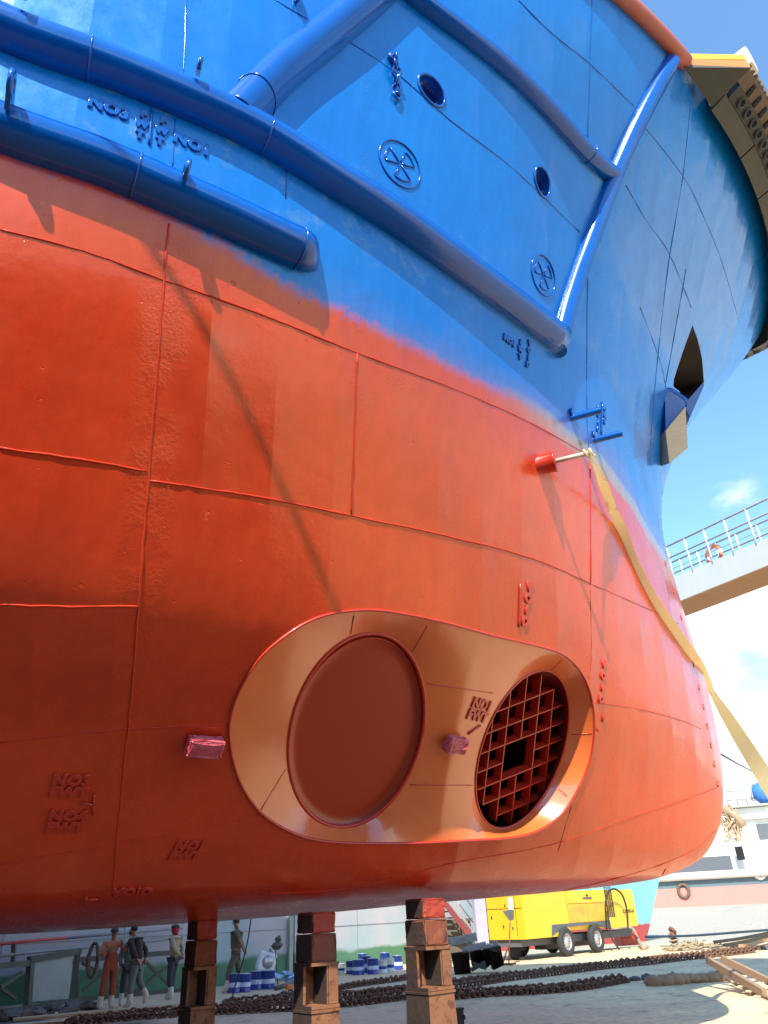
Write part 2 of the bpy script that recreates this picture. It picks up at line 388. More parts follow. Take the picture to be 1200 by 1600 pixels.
# exact positions on the inner circle outlines
fs=[];fm=[]
for f in F2:
    cx=sum(xz[i][0] for i in f)/3; cz=sum(xz[i][1] for i in f)/3; skip=False
    for h,bx in zip(holes,hb_box):
        if bx[0]<cx<bx[1] and bx[2]<cz<bx[3] and pin((cx,cz),h): skip=True;break
    if skip: continue
    a,b,c=(vs[i] for i in f)
    if (b-a).cross(c-a).length<1e-10: continue
    fs.append(tuple(f)); fm.append(1 if (oxmin<cx<oxmax and ozmin<cz<ozmax and pin((cx,cz),ov2)) else 0)
print('hull verts',len(vs),'faces',len(fs))
ship=empty('ship',(0,YC,1.55),label='big ship bow on keel blocks, fresh blue paint above and red paint below the waterline',cat='ship')
SW=(0,YC,1.55)
def hullmesh(name,V,Fc,mats,fm=None):
    me=bpy.data.meshes.new(name); me.from_pydata([tuple(v) for v in V],[],Fc)
    for mm in mats: me.materials.append(mm)
    me.polygons.foreach_set('use_smooth',[True]*len(Fc))
    if fm: me.polygons.foreach_set('material_index',fm)
    bm=bmesh.new(); bm.from_mesh(me)
    if fm:
        for e in bm.edges:
            if len(e.link_faces)==2 and e.link_faces[0].material_index!=e.link_faces[1].material_index: e.smooth=False
    bm.to_mesh(me); bm.free(); me.update()
    o=link(bpy.data.objects.new(name,me),ship); o.location=-Vector(SW); return o
# split recess patch into its own part
def sub(fs_,V):
    ids=sorted({i for f in fs_ for i in f}); mp_={i:k for k,i in enumerate(ids)}
    return [V[i] for i in ids],[tuple(mp_[i] for i in f) for f in fs_]
def orient(V,Fc):   # outward = towards -y
    o=[]
    for f in Fc:
        a,b,c=(V[i] for i in f[:3]); n=(b-a).cross(c-a); o.append(f if n.y<0 or (abs(n.y)<1e-9 and n.z<0) else f[::-1])
    return o
hv,hf=sub([f for f,m_ in zip(fs,fm) if m_==0],vs); hf=orient(hv,hf)
# port side, bottom and deck
nA=80;nB=60; base=len(hv)
for j in range(nB+1):
    for i in range(nA+1):
        x,z=P_wv((W0+(1-W0)*i/nA,j/nB)); hv.append(Vector((x,YC+hb(x,z),z)))
for j in range(nB):
    for i in range(nA):
        a=base+j*(nA+1)+i; hf.append((a,a+nA+1,a+nA+2,a+1))
for z in(1.591,12.69):
    base=len(hv)
    for i in range(nA+1):
        x,_=P_wv((W0+(1-W0)*i/nA,0 if z<5 else 1)); h=hb(x,z); hv+= [Vector((x,YC-h,z)),Vector((x,YC+h,z))]
    for i in range(nA):
        a=base+2*i; hf.append((a,a+1,a+3,a+2) if z<5 else (a,a+2,a+3,a+1))
hull=hullmesh('hull',hv,hf,[MH])
rv,rf=sub([f for f,m_ in zip(fs,fm) if m_==1],vs); rf=orient(rv,rf)
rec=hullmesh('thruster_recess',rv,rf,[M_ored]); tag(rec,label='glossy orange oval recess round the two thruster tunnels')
def sp(mb,name,mt,parent=None,**k):   # ship part in world coordinates
    if parent is None: return mb.build(name,mt,ship,SW,**k)
    o=mb.build(name,mt,parent); return tag(o,**k)   # parent already carries the offset
# rim beads
b=MB(); b.tube([p+nrm(p.x,p.z)*.006 for p in ov],.014,8,closed=True); b.tube([p+nrm(p.x,p.z)*.01+Vector((0,0,.0)) for p in [Vector((c.x,c.y,c.z)) for c in ov]],.012,6,closed=True); sp(b,'recess_rim',M_red,rec)
def cring(cq,off=0,sc_=1):
    return [Vector((x,YC-hb(x,z)+RD+off,z)) for x,z in cq]
r1=cring(c1q); r2=cring(c2q)
b=MB(); b.tube(r1,.02,8,closed=True); sp(b,'opening_rim',M_red,rec)
# closed plate of first tunnel, set back
def scaled(cq,k):
    cx=sum(p[0] for p in cq)/len(cq); cz=sum(p[1] for p in cq)/len(cq); return [(cx+(x-cx)*k,cz+(z-cz)*k) for x,z in cq]
def wall(mb,A,B):
    n=len(A); va=[mb.bm.verts.new(p) for p in A]; vb=[mb.bm.verts.new(p) for p in B]
    for i in range(n):
        f=mb.bm.faces.new((va[i],va[(i+1)%n],vb[(i+1)%n],vb[i])); f.smooth=True
    return vb
inner=cring(c1q,.10); _c=sum(inner,Vector())/len(inner); _n=(inner[0]-inner[28]).cross(inner[14]-inner[42]).normalized()
inner=[Vector((p.x,_c.y-((p.x-_c.x)*_n.x+(p.z-_c.z)*_n.z)/_n.y,p.z)) for p in inner]
b=MB(); vb=wall(b,r1,inner)
cen=sum(inner,Vector())/len(inner); last=vb
for k in(.85,.7,.55,.4,.25,.1):
    nx=[b.bm.verts.new(cen+(p-cen)*k+Vector((0,-.0,0))) for p in inner]
    for i in range(len(nx)):
        f=b.bm.faces.new((last[i],last[(i+1)%len(nx)],nx[(i+1)%len(nx)],nx[i])); f.smooth=True
    last=nx
b.bm.faces.new(last)
sp(b,'tunnel_cover',M_redd,rec,label='flat dull red plate closing the first tunnel')
b=MB(); b.tube([cen+(p-cen)*.975+Vector((0,-.012,0)) for p in inner],.014,6,closed=True); sp(b,'weld_ring',M_red,rec)
# open tunnel with grid
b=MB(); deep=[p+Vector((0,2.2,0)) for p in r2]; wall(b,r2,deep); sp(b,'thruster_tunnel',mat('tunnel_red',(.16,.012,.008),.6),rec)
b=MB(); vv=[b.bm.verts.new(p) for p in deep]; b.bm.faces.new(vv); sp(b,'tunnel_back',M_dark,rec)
b=MB(); b.tube(r2,.016,8,closed=True); sp(b,'opening_rim',M_red,rec)
# grid bars: plane through the opening
cen2=sum(r2,Vector())/len(r2)
ax=(r2[0]-r2[len(r2)//2]).normalized(); az=(r2[len(r2)//4]-r2[3*len(r2)//4]).normalized(); pn=ax.cross(az).normalized()
if pn.y>0: pn=-pn
def onpl(px,py,off=.10):
    d=ray(px,py); o=cen2-pn*off; t=(o-CAM).dot(pn)/d.dot(pn); return CAM+d*t
def clipE(a,b,c,ea,eb,k=.985):   # clip pixel line to the ellipse
    det=ea[0]*eb[1]-ea[1]*eb[0]
    def uv(p): dx,dy=p[0]-c[0],p[1]-c[1]; return ((dx*eb[1]-dy*eb[0])/det,(ea[0]*dy-ea[1]*dx)/det)
    A,B=uv(a),uv(b); d=(B[0]-A[0],B[1]-A[1]); qa=d[0]**2+d[1]**2; qb=2*(A[0]*d[0]+A[1]*d[1]); qc=A[0]**2+A[1]**2-k*k; D=qb*qb-4*qa*qc
    if D<=0: return None
    t0,t1=(-qb-math.sqrt(D))/(2*qa),(-qb+math.sqrt(D))/(2*qa); f=lambda t:(a[0]+(b[0]-a[0])*t,a[1]+(b[1]-a[1])*t)
    return f(t0),f(t1),t0,t1
Z4=lambda x,y:(680+x*280/1200,1020+y*300/1286)
# verticals (top->bottom) and cross bars (left->right) read from the photograph
vert=[[(398,350),(322,1010)],[(515,190),(408,1130)],[(620,140),(510,1150)],[(714,150),(614,1120)],[(795,245),(728,1000)]]
horz=[[(390,405),(800,245)],[(312,555),(855,350)],[(280,688),(870,462)],[(278,808),(870,575)],[(285,918),(860,688)],[(318,1018),(820,815)],[(412,1092),(720,970)]]
HOLE=[(468,610),(665,538),(648,770),(448,840)]
gr=MB()
def gbar(p,q,wd=.013,dp=.13):
    a,b_=onpl(*Z4(*p)),onpl(*Z4(*q)); u=(b_-a).normalized(); s_=u.cross(pn).normalized(); gr.box((a+b_)/2-pn*dp/2,((b_-a).length,wd,dp),Matrix((u,s_,pn)).transposed())
def lerp2(a,b_,t): return (a[0]+(b_[0]-a[0])*t,a[1]+(b_[1]-a[1])*t)
gbar(vert[0][0],vert[0][1]); gbar(vert[1][0],vert[1][1]); gbar(vert[3][0],vert[3][1]); gbar(vert[4][0],vert[4][1])
gbar(vert[2][0],(575,570)); gbar((543,822),vert[2][1])
for i,h_ in enumerate(horz):
    if i==3: gbar(h_[0],(446,740)); gbar((655,655),h_[1])
    else: gbar(*h_)
sp(gr,'tunnel_grille',M_red,rec)
# ------------------------------------------------------------------ weld seams
def seam(pix,r=.013,mt=None,curve=False,name='weld_seam',off=.0):
    P=hpath(pix,off,curve=curve)
    if len(P)<2: return
    P=[p+Vector((random.uniform(-1,1),0,random.uniform(-1,1)))*.004 for p in P]
    b=MB(); b.tube(P,lambda t:r*random.uniform(.75,1.35),6); return sp(b,name,mt or M_seamr)
for a in [[(0,358),(130,392),(255,437),(400,488),(560,552),(700,604),(820,656),(920,712)],[(0,700),(120,717),(228,736)],[(234,751),(400,776),(550,806),(700,838),(830,872),(922,912)],
          [(264,350),(256,437),(244,600),(232,745),(220,900),(208,1050),(196,1180),(184,1300),(176,1400)],[(0,945),(110,948),(217,947)],[(558,552),(553,690),(549,805)],
          [(922,715),(923,912)]]: seam(a,.009,curve=True)
for a in [[(0,1160),(160,1142),(360,1131)],[(0,1350),(190,1316),(300,1298),(410,1270)],[(922,912),(924,1020),(920,1060)],[(930,1098),(1000,1108),(1060,1124),(1096,1139)],[(410,1397),(560,1386),(700,1350),(860,1320),(1000,1273),(1080,1246),(1125,1228)],
          [(880,1392),(1000,1362),(1080,1330),(1118,1297)],[(893,1258),(878,1310),(872,1330)],[(1040,1358),(1028,1378)],[(922,912),(1010,950),(1060,975)]]: seam(a,.006,curve=True)
for a in [[(291,0),(287,122)],[(274,185),(270,262)],[(925,0),(922,100),(918,225)],[(918,430),(917,540),(917,640),(920,715)],[(810,0),(860,50),(922,100),(990,165)],[(1082,130),(1067,275),(1042,430),(1020,640),(1017,700)],
          [(1000,190),(1067,275),(1100,340),(1128,410),(1154,500)],[(978,290),(1010,345),(1045,395),(1080,480)],[(449,200),(447,310)],[(540,62),(620,115),(700,185),(800,262),(905,362)],[(0,5),(140,66),(280,122),(335,150)],[(430,0),(480,30)],[(1072,420),(1040,600)],[(1000,480),(1030,560),(1040,605)]]: seam(a,.007,M_blue,curve=True)
# seams inside recess
def rpath(pix,off=0):
    out=[]
    for a,b_ in zip(pix,pix[1:]):
        n=max(1,int(math.hypot(b_[0]-a[0],b_[1]-a[1])/10))
        for i in range(n+1):
            q=lerp2(a,b_,i/n); h=hit(q[0],q[1],lambda p:depth(p.x,p.z))
            if h: out.append(h+Vector((0,-off,0)))
    return out
for a in [[(553,962),(548,990)],[(668,978),(645,1018)],[(667,1068),(770,1083)],[(640,1226),(738,1227)],[(446,1202),(408,1265)],[(877,1032),(860,1048)],[(892,1148),(925,1146)],[(873,1233),(886,1245)]]:
    P=rpath(a)
    if len(P)>1: b=MB(); b.tube(P,.006,6); sp(b,'weld_seam',M_red,rec)
# ------------------------------------------------------------------ rubbing strakes
def strake(pix,r,endcap=True,name='rubbing_strake',off=None,flat=.72,marks=(),**k):
    P=hpath(pix,0,step=12,curve=True)
    for _ in range(12): P=[P[0]]+[(P[i-1]+P[i]*2+P[i+1])/4 for i in range(1,len(P)-1)]+[P[-1]]
    N_=[nrm(p.x,p.z) for p in P]
    b=MB(); seg=16; rings=[]
    n=len(P)
    for i,(p,nn) in enumerate(zip(P,N_)):
        t=(P[min(i+1,n-1)]-P[max(i-1,0)]).normalized(); s_=t.cross(nn).normalized(); rr=1
        if endcap:
            e=(n-1-i)*(P[1]-P[0]).length
            if e<r*1.6: rr=max(.35,math.sqrt(max(0,1-(1-e/(r*1.6))**2)))
        ring=[]
        for j in range(seg+1):
            a=math.pi*j/seg; ring.append(b.bm.verts.new(p+nn*(math.sin(a)*r*1.25*rr-.02)+s_*math.cos(a)*r*(.6+.4*rr)))
        rings.append(ring)
    for A,B_ in zip(rings,rings[1:]):
        for j in range(seg):
            f=b.bm.faces.new((A[j],A[j+1],B_[j+1],B_[j])); f.smooth=True
    b.bm.faces.new(rings[0]); b.bm.faces.new(rings[-1][::-1])
    o=sp(b,name,M_blue,**k)
    for mpos in marks:
        i=int(mpos*(n-1)); p,nn=P[i],N_[i]; t=(P[min(i+1,n-1)]-P[i-1]).normalized(); s_=t.cross(nn)
        b=MB(); b.tube([p+nn*(math.sin(math.pi*j/12)*(r*1.25+.004)-.02)+s_*math.cos(math.pi*j/12)*(r+.004) for j in range(13)],.008,6); sp(b,'weld_seam',M_blue,o)
    return o
strake([(-90,0),(0,52),(100,88),(180,115),(300,165),(400,210),(520,285),(600,333),(700,405),(800,478),(868,530)],.20,False,marks=(.25,.5))
strake([(-90,165),(0,205),(90,235),(170,262),(250,297),(330,330),(400,362),(455,387),(494,402)],.20,True,marks=(.45,.9))
strake([(600,-45),(648,0),(700,38),(760,82),(820,135),(880,200),(925,250),(960,278)],.135,False,marks=(.85,))
strake([(868,549),(880,495),(903,425),(930,355),(952,290),(985,215),(1015,155),(1060,78)],.135,False)
strake([(620,-40),(560,15),(480,80),(430,120),(385,170),(368,188)],.20,False,marks=(.75,))
# deck edge rail
edge=[Vector((x,YC-hb(x,ZT),ZT)) for x in [-4+i*.2 for i in range(53)]]
edge=[p+nrm(p.x,ZT-.05)*.03 for p in edge]
b=MB(); b.tube(edge,.12,12); sp(b,'deck_rail',M_rustrail)
# ------------------------------------------------------------------ bow fender
def deck_pt(x,off,z,side=-1):
    h=hb(x,ZT); p=Vector((x,YC+side*h,z)); e=.03
    tx=Vector((e*2,side*(hb(min(x+e,11.6),ZT)-hb(x-e,ZT)),0)); n=Vector((-tx.y*side*-1,0,0))
    n=Vector((tx.y*-side,tx.x*side,0)).normalized()
    if n.y*side<0: n=-n
    return p+n*off,n
line=[]
xs=[6.9+(11.6-6.9)*(1-(1-i/60)**2.2) for i in range(61)]
for x in xs: line.append((x,-1))
for x in reversed(xs[20:-1]): line.append((x,1))
cen_line=[];nor=[]
for x,s_ in line:
    p,n=deck_pt(min(x,11.59),0,0,s_); cen_line.append(p)
# resample
Lc=[0]
for a,c in zip(cen_line,cen_line[1:]): Lc.append(Lc[-1]+(c-a).length)
def along(s_):
    i=0
    while i<len(Lc)-2 and Lc[i+1]<s_: i+=1
    return cen_line[i].lerp(cen_line[i+1],(s_-Lc[i])/(Lc[i+1]-Lc[i]+1e-9))
def fpt(s_,off,z):
    p=along(s_); t=(along(min(s_+.15,Lc[-1]))-along(max(s_-.15,0))).normalized(); n=Vector((t.y,-t.x,0)); return p+n*off+Vector((0,0,z)),t,n
TOT=Lc[-1]
def sweep(prof,s0,s1,step=.12):
    b=MB(); n=int((s1-s0)/step); rings=[]
    for i in range(n+1):
        s_=s0+(s1-s0)*i/n; rings.append([b.bm.verts.new(fpt(s_,o,z)[0]) for o,z in prof])
    K=len(prof)
    for A,B_ in zip(rings,rings[1:]):
        for j in range(K): b.bm.faces.new((A[j],A[(j+1)%K],B_[(j+1)%K],B_[j]))
    b.bm.faces.new(rings[0][::-1]); b.bm.faces.new(rings[-1]); return b
s0=.15
pl_edges=[s0,1.35,2.4,3.3,4.3,5.2,6.1,7.0,8.0,9.0,10.0,TOT-.02]
pl_edges=[e for e in pl_edges if e<TOT]+[TOT-.01]
def SC(L): return [(o*.78,z) for o,z in L]
fend=sp(sweep([(-.02,12.35),(.235,12.45),(.235,12.8),(-.02,12.8)],s0,TOT-.01),'bow_fender',M_fplate,label='thick bow fender with round holes and ribs wrapped round the deck edge')
for k in range(len(pl_edges)-1):
    a,b_=pl_edges[k]+.015,pl_edges[k+1]-.015
    if b_-a>.1: sp(sweep(SC([(-.03,12.315),(.29,12.415),(.29,12.448),(-.03,12.348)]),a,b_),'backing_plate',M_fplate,fend)
sp(sweep(SC([(.30,12.42),(.56,12.50),(.56,12.72),(.30,12.72)]),s0+.1,TOT-.01),'rubber_pad',M_rubber,fend)
bt=sweep(SC([(.56,12.53),(.80,12.61),(.84,12.72),(.80,12.95),(.56,12.95)]),s0+.0,TOT-.01)
s_=s0+.35; k=0
while s_<TOT-.2:
    c,t,n=fpt(s_,.335,12.457); dn=Vector((n.x*.52,n.y*.52,-.85)).normalized()
    bh=MB(); bh.cyl(c+dn*.0,c+dn*.012,.058,14); sp(bh,'bolt_recess',M_hole,fend); brg=MB(); brg.lathe(c,dn,[(.055,-.01),(.055,.03),(.078,.03),(.082,-.01)],14); sp(brg,'hole_collar',M_rubber,fend)
    c2_,t2,n2=fpt(s_,.53,12.57); bs=MB(); bs.bar(c2_-n2*.08+Vector((0,0,-.06)),c2_+n2*.06+Vector((0,0,.03)),.075,.02); sp(bs,'slot',M_hole,fend)
    s_+=.24; k+=1
s_=s0+.05
while s_<TOT-.1:
    c,t,n=fpt(s_,.65,12.76); bt.bar(c-Vector((0,0,.12)),c+Vector((0,0,.16)),.05,.05)
    s_+=.11
sp(bt,'rubber_face',M_tan,fend,label='tan outer rubber with closely set ribs')
# shaped end of the fender
e0,t0,n0=fpt(s0,0,0)
hp=at(1072,98,1); 
eA=deck_pt(6.45,.0,12.72)[0]; 
A0=deck_pt(6.35,.02,12.74)[0]; A1=fpt(s0,.66,12.9)[0]; A2=fpt(s0,.66,12.55)[0]; A3=fpt(s0,.0,12.35)[0]; A4=deck_pt(6.35,.0,12.55)[0]; A5=fpt(s0,0,13.25)[0]
b=MB(); b.prism([A4,A3,A2],Vector((0,0,.06))); sp(b,'end_bracket',M_fplate,fend)
b=MB(); b.prism([A4+Vector((0,0,.07)),A2+Vector((0,0,.02)),A2+Vector((0,0,.20)),A0],(n0*-.05)); sp(b,'end_plate',M_orange,fend)
b=MB(); b.prism([A0+Vector((0,0,.01)),A2+Vector((0,0,.22)),A2+Vector((0,0,.34)),A0+Vector((0,0,.14))],(n0*-.05)); sp(b,'end_plate',M_yel,fend)
b=MB(); q=fpt(s0+.12,.60,12.86)[0]; b.box(q,(.26,.24,.42),Euler((0,0,math.atan2(t0.y,t0.x))),.04); sp(b,'white_block',M_whitep,fend)
# ------------------------------------------------------------------ recessed side openings
for lp in(ph1,ph2):
    o_=sum(lp,Vector())/len(lp); nn=nrm(o_.x,o_.z); back=[p-nn*.16 for p in lp]
    b=MB(); vb=wall(b,lp,back); b.bm.faces.new(vb); ps=sp(b,'side_opening',M_blue)
    b=MB(); b.tube([p+nn*.004 for p in lp],.017,8,closed=True); sp(b,'opening_rim',M_blue,ps)
# anchor hawse: dark pocket and bolster
hc=sum(haw,Vector())/len(haw)
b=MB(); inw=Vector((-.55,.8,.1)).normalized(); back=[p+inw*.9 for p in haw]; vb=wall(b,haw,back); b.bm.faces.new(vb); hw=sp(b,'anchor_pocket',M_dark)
def pt(px,py,D): return at(px,py,D)
# box bolster below the pocket, projecting from the stem
DB=math.hypot(*hit(1060,612).xy)
bl=hit(1036,640); 
TL=hit(1044,612); TR=hit(1070,634); BLp=hit(1038,668)
out_=Vector((.55,-.60,-.12)).normalized()
a=[TL+Vector((-.02,.05,0)),TR+Vector((0,.1,0)),TR+Vector((.05,.15,-1.0)),BLp+Vector((-.02,.05,-.32))]
def isect(px,py,o,n):
    d=ray(px,py); return CAM+d*((o-CAM).dot(n)/d.dot(n))
pnl=Vector((-.25,-.92,-.30)).normalized()       # near cheek of the bolster
o1=TL+out_*.10
cheek=[isect(x,y,o1,pnl) for x,y in[(1039,612),(1046,608),(1068,622),(1072,631),(1069,640),(1040,672)]]
pnl2=Vector((-.1,-.75,-.66)).normalized(); o2=cheek[-1]
lowp=[isect(x,y,o2,pnl2) for x,y in[(1040,673),(1071,636),(1075,700),(1046,724)]]
b=MB(); b.prism(cheek,Vector((.1,.55,.05))); bo=sp(b,'anchor_bolster',M_blue)
b=MB(); b.tube([p+Vector((.03,.06,0)) for p in smooth_closed([cheek[0],cheek[1],cheek[2],cheek[3]],4,False)],.07,10); sp(b,'lip',M_blue,bo)
b=MB(); b.prism(lowp,Vector((.08,.45,.2))); sp(b,'scuff_plate',M_cream,bo)
rl=[isect(x,y,o1,pnl) for x,y in[(1100,596),(1100,603),(1078,652),(1072,640),(1075,625)]]
b=MB(); b.prism(rl,Vector((.12,.3,.0))); sp(b,'side_cheek',M_blue,bo)
# ------------------------------------------------------------------ raised weld letters
_tc={}
def textmesh(s_,size,depth_=.012,align='CENTER',lsp=.85,bold=0.0,space=1.):
    cu=bpy.data.curves.new('t','FONT'); cu.body=s_; cu.size=size; cu.extrude=depth_; cu.align_x=align; cu.align_y='CENTER'; cu.space_line=lsp; cu.offset=bold; cu.bevel_depth=.003; cu.resolution_u=2; cu.space_character=space
    ob=bpy.data.objects.new('t',cu); sc.collection.objects.link(ob); dg=bpy.context.evaluated_depsgraph_get(); me=bpy.data.meshes.new_from_object(ob.evaluated_get(dg)); bpy.data.objects.remove(ob); bpy.data.curves.remove(cu); return me
def letters(s_,px,py,size,mt,rot=0,name='weld_lettering',shear=0,**k):
    p=hit(px,py,lambda q:depth(q.x,q.z)) if 400<px<900 and 980<py<1300 else hit(px,py)
    if p is None: return
    u,v,n=frame_at(p); me=textmesh(s_,size,**k); c,s2=math.cos(rot),math.sin(rot)
    x0,z0=p.x,p.z
    for vt in me.vertices:
        x,y,z=vt.co; x+=shear*y; X,Y=x*c-y*s2,x*s2+y*c
        q=p+u*X+v*Y
        # drape on the plating
        dd=depth(q.x,q.z) if 400<px<900 and 980<py<1300 else 0
        q.y=YC-hb(q.x,q.z)+dd; nn=n
        vt.co=q+nn*(z+.004)
    me.materials.clear(); me.materials.append(mt)
    o=link(bpy.data.objects.new(name,me),ship); o.location=-Vector(SW); return o
def hbar(a,b_,r,mt,dep=None):
    P=hpath([a,b_],.01,8)
    b=MB(); b.tube(P,r,6); sp(b,'weld_mark',mt)
BL=dict(bold=.006,space=1.05)
letters('NO3',170,171,.15,M_blue,rot=0,**BL)
letters('F\nW\nT',221,196,.10,M_blue,lsp=1.15,**BL); hbar((237,172),(233,226),.014,M_blue)
letters('F\nW\nT',252,206,.10,M_blue,lsp=1.15,**BL); letters('NO1',300,227,.15,M_blue,**BL)
letters('NO1',795,533,.10,M_blue,**BL); letters('F\nW\nT',812,547,.085,M_blue,lsp=1.15,**BL); letters('V\nO\nI\nD',825,554,.085,M_blue,lsp=1.15,**BL)
letters('V\nO\nI\nD',934,655,.10,M_blue,lsp=1.1,**BL); hbar((940,628),(939,680),.01,M_blue); letters('D\nR\nY',944,650,.09,M_blue,lsp=1.1,**BL)
letters('V\nO\nI\nD',823,945,.135,M_red,lsp=.95,**BL); hbar((812,912),(810,980),.012,M_red)
letters('V\nO\nI\nD',941,1066,.12,M_red,lsp=1.15,**BL); letters('1',942,1122,.12,M_red,**BL); letters('.',936,1132,.25,M_red)
letters('NO3\nFWT',110,1228,.135,M_red,**BL); letters('NO4\nFWT',104,1283,.135,M_red,**BL); hbar((147,1240),(145,1272),.01,M_red); hbar((127,1254),(147,1256),.01,M_red)
letters('NO1\nFWT',293,1328,.125,M_red,shear=.2,**BL); letters('VOID',207,1392,.14,M_red,**BL); hbar((135,1400),(134,1412),.012,M_red); hbar((134,1404),(153,1403),.012,M_red)
letters('NO1\nFWT',749,1110,.15,M_red,shear=.1,bold=.004)
P=rpath([(731,1147),(750,1134)],.01); b=MB(); b.tube(P,.014,6); sp(b,'weld_mark',M_red,rec)
# draught figures up the stem
for i,(px,py) in enumerate([(1040,880),(1052,925),(1064,965),(1074,1005),(1084,1040),(1092,1075),(1099,1105),(1105,1135),(1111,1165),(1116,1195),(1121,1225)]):
    letters(['8','6','4','2'][i%4],px,py,.11,M_redd,name='draught_figure',bold=.002,depth_=.002)
# bow thruster symbols: raised ring with propeller strokes
def symbol(px,py,r):
    p=hit(px,py); u,v,n=frame_at(p)
    def Q(x,y):
        q=p+u*x+v*y; q.y=YC-hb(q.x,q.z); return q+n*.006
    b=MB(); b.tube([Q(r*math.cos(a),r*math.sin(a)) for a in(2*math.pi*i/40 for i in range(40))],.010,6,closed=True)
    for a in(20,75,140,200,255,320):
        a=R(a); b.tube([Q(.02*math.cos(a),.02*math.sin(a)),Q(r*.72*math.cos(a),r*.72*math.sin(a))],.009,6)
    for a0,a1 in((20,75),(140,200),(255,320)):
        b.tube([Q(r*.72*math.cos(R(a0+(a1-a0)*i/6)),r*.72*math.sin(R(a0+(a1-a0)*i/6))) for i in range(7)],.009,6)
    sp(b,'thruster_symbol',M_blue)
symbol(625,256,.27); symbol(849,430,.26)
# ------------------------------------------------------------------ fittings on the side
def pad_eye(px,py,r=.09,out=.2,along_=(0,0,1),base_off=.2):
    p=hit(px,py); u,v,n=frame_at(p); o=p+n*base_off; up=Vector(along_)
    b=MB(); d=(n*.75+v*.55).normalized(); c=o+d*out
    prof=[o-u*.0-v*.10,o+v*.06]
    # plate with a hole: ring plus two webs
    s_=u; b.lathe(c,s_,[(r*.45,-.018),(r,-.018),(r,.018),(r*.45,.018),(r*.45,-.018)],20)
    pr=d; pe=s_.cross(pr).normalized()
    b.prism([o-pe*.10-s_*.018,o+pe*.10-s_*.018,c+pe*r*.9-pr*r*.45-s_*.018,c-pe*r*.9-pr*r*.45-s_*.018],s_*.036)
    sp(b,'pad_eye',M_blue)
pad_eye(36,40,.10,.12,base_off=.22); pad_eye(298,146,.07,.08,base_off=.2); pad_eye(15,200,.11,.16,base_off=.2); pad_eye(275,306,.09,.08,base_off=.22); pad_eye(462,2,.08,.1,base_off=0)
# short chain hanging from the side
def chain_links(mb,P,lw,r,seg=6,twist=0):
    for i,(a,b_) in enumerate(zip(P,P[1:])):
        a,b_=Vector(a),Vector(b_); d=(b_-a); l=d.length*1.35; d.normalize(); c=(a+b_)/2
        side=d.cross(Vector((0,0,1))); side=side.normalized() if side.length>.01 else Vector((1,0,0))
        up=side.cross(d); ang=twist+(math.pi/2 if i%2 else 0)+random.uniform(-.25,.25); e=side*math.cos(ang)+up*math.sin(ang)
        ring=[]
        for k in range(12):
            t=2*math.pi*k/12; x=math.cos(t); y=math.sin(t); ring.append(c+d*(x*l/2*(.9 if abs(x)>.5 else 1))+e*y*lw/2*(1.1 if abs(y)>.5 else 1))
        mb.tube(ring,r,seg,closed=True)
p=hit(612,92); u,v,n=frame_at(p); P=[p+n*(.03+.03*math.sin(i))+v*(-.085*i)+n*.02+u*.018*i for i in range(7)]
b=MB(); chain_links(b,P,.085,.016); b.lathe(p+n*.02,n,[(.01,-.02),(.06,-.02),(.06,.02),(.01,.02)],12); sp(b,'short_chain',M_blue)
# overboard pipes with flaps
for (px,py,dx) in((893,653,35),(928,688,34)):
    p=hit(px,py); n=nrm(p.x,p.z); ax_=Vector((.80,-.60,0)).normalized()
    b=MB(); b.tube([p-ax_*.12,p+ax_*.1,p+ax_*.37],.045,14,cap=False); b.tube([p+ax_*.369,p+ax_*.1],.036,14,cap=False); pi=sp(b,'overboard_pipe',M_blue)
    b=MB(); b.lathe(p+ax_*.02+Vector((0,0,.06)),ax_,[(.0,-.012),(.075,-.012),(.075,.012),(.0,.012)],18); sp(b,'pipe_flange',M_blue,pi)
    b=MB(); b.tube([p+ax_*.47,p+ax_*.44],lambda t:.048,14); sp(b,'pipe_lip',M_cream,pi) if False else b.bm.free()
# red drum with pipe that carries the strap
p=hit(846,726); ax_=Vector((.80,-.60,.0)).normalized(); 
b=MB(); b.lathe(p+ax_*-.1,ax_,[(0,0),(.12,0),(.125,.02),(.12,.04),(.12,.24),(.128,.25),(.128,.27),(.0,.27)],28); dr=sp(b,'pipe_drum',M_red)
pe0=p+ax_*.16
def near_axis(px,py,o,ax):
    d=ray(px,py); w0=CAM-o; a_=1;bb=d.dot(ax);c_=1;dd=d.dot(w0);e_=ax.dot(w0); return o+ax*((e_-bb*dd)/(1-bb*bb))
pe1=near_axis(922,718,pe0,ax_); 
b=MB(); b.tube([pe0,pe1],.028,12); sp(b,'stub_pipe',M_cream,dr)
# sacrificial anodes wrapped in plastic
M_pink=mat('pink_wrap',(.55,.10,.13),.35,nscale=12,col2=(.40,.03,.03),bump=.01,bscale=30)
for (px,py,l,dep_) in((318,1161,.31,0),(706,1159,.26,1)):
    p=hit(px,py,(lambda q:depth(q.x,q.z)) if dep_ else 0); u,v,n=frame_at(p)
    if dep_: u=Vector((.93,.36,0)).normalized()
    b=MB(); Mx=Matrix((u,v,n)).transposed(); b.box(p+n*.07,(l,.17,.11),Mx,.03)
    bmesh.ops.subdivide_edges(b.bm,edges=b.bm.edges[:],cuts=2,use_grid_fill=True)
    for vt in b.bm.verts: vt.co+=Vector((random.uniform(-1,1),random.uniform(-1,1),random.uniform(-1,1)))*.008
    sp(b,'wrapped_anode',M_pink)
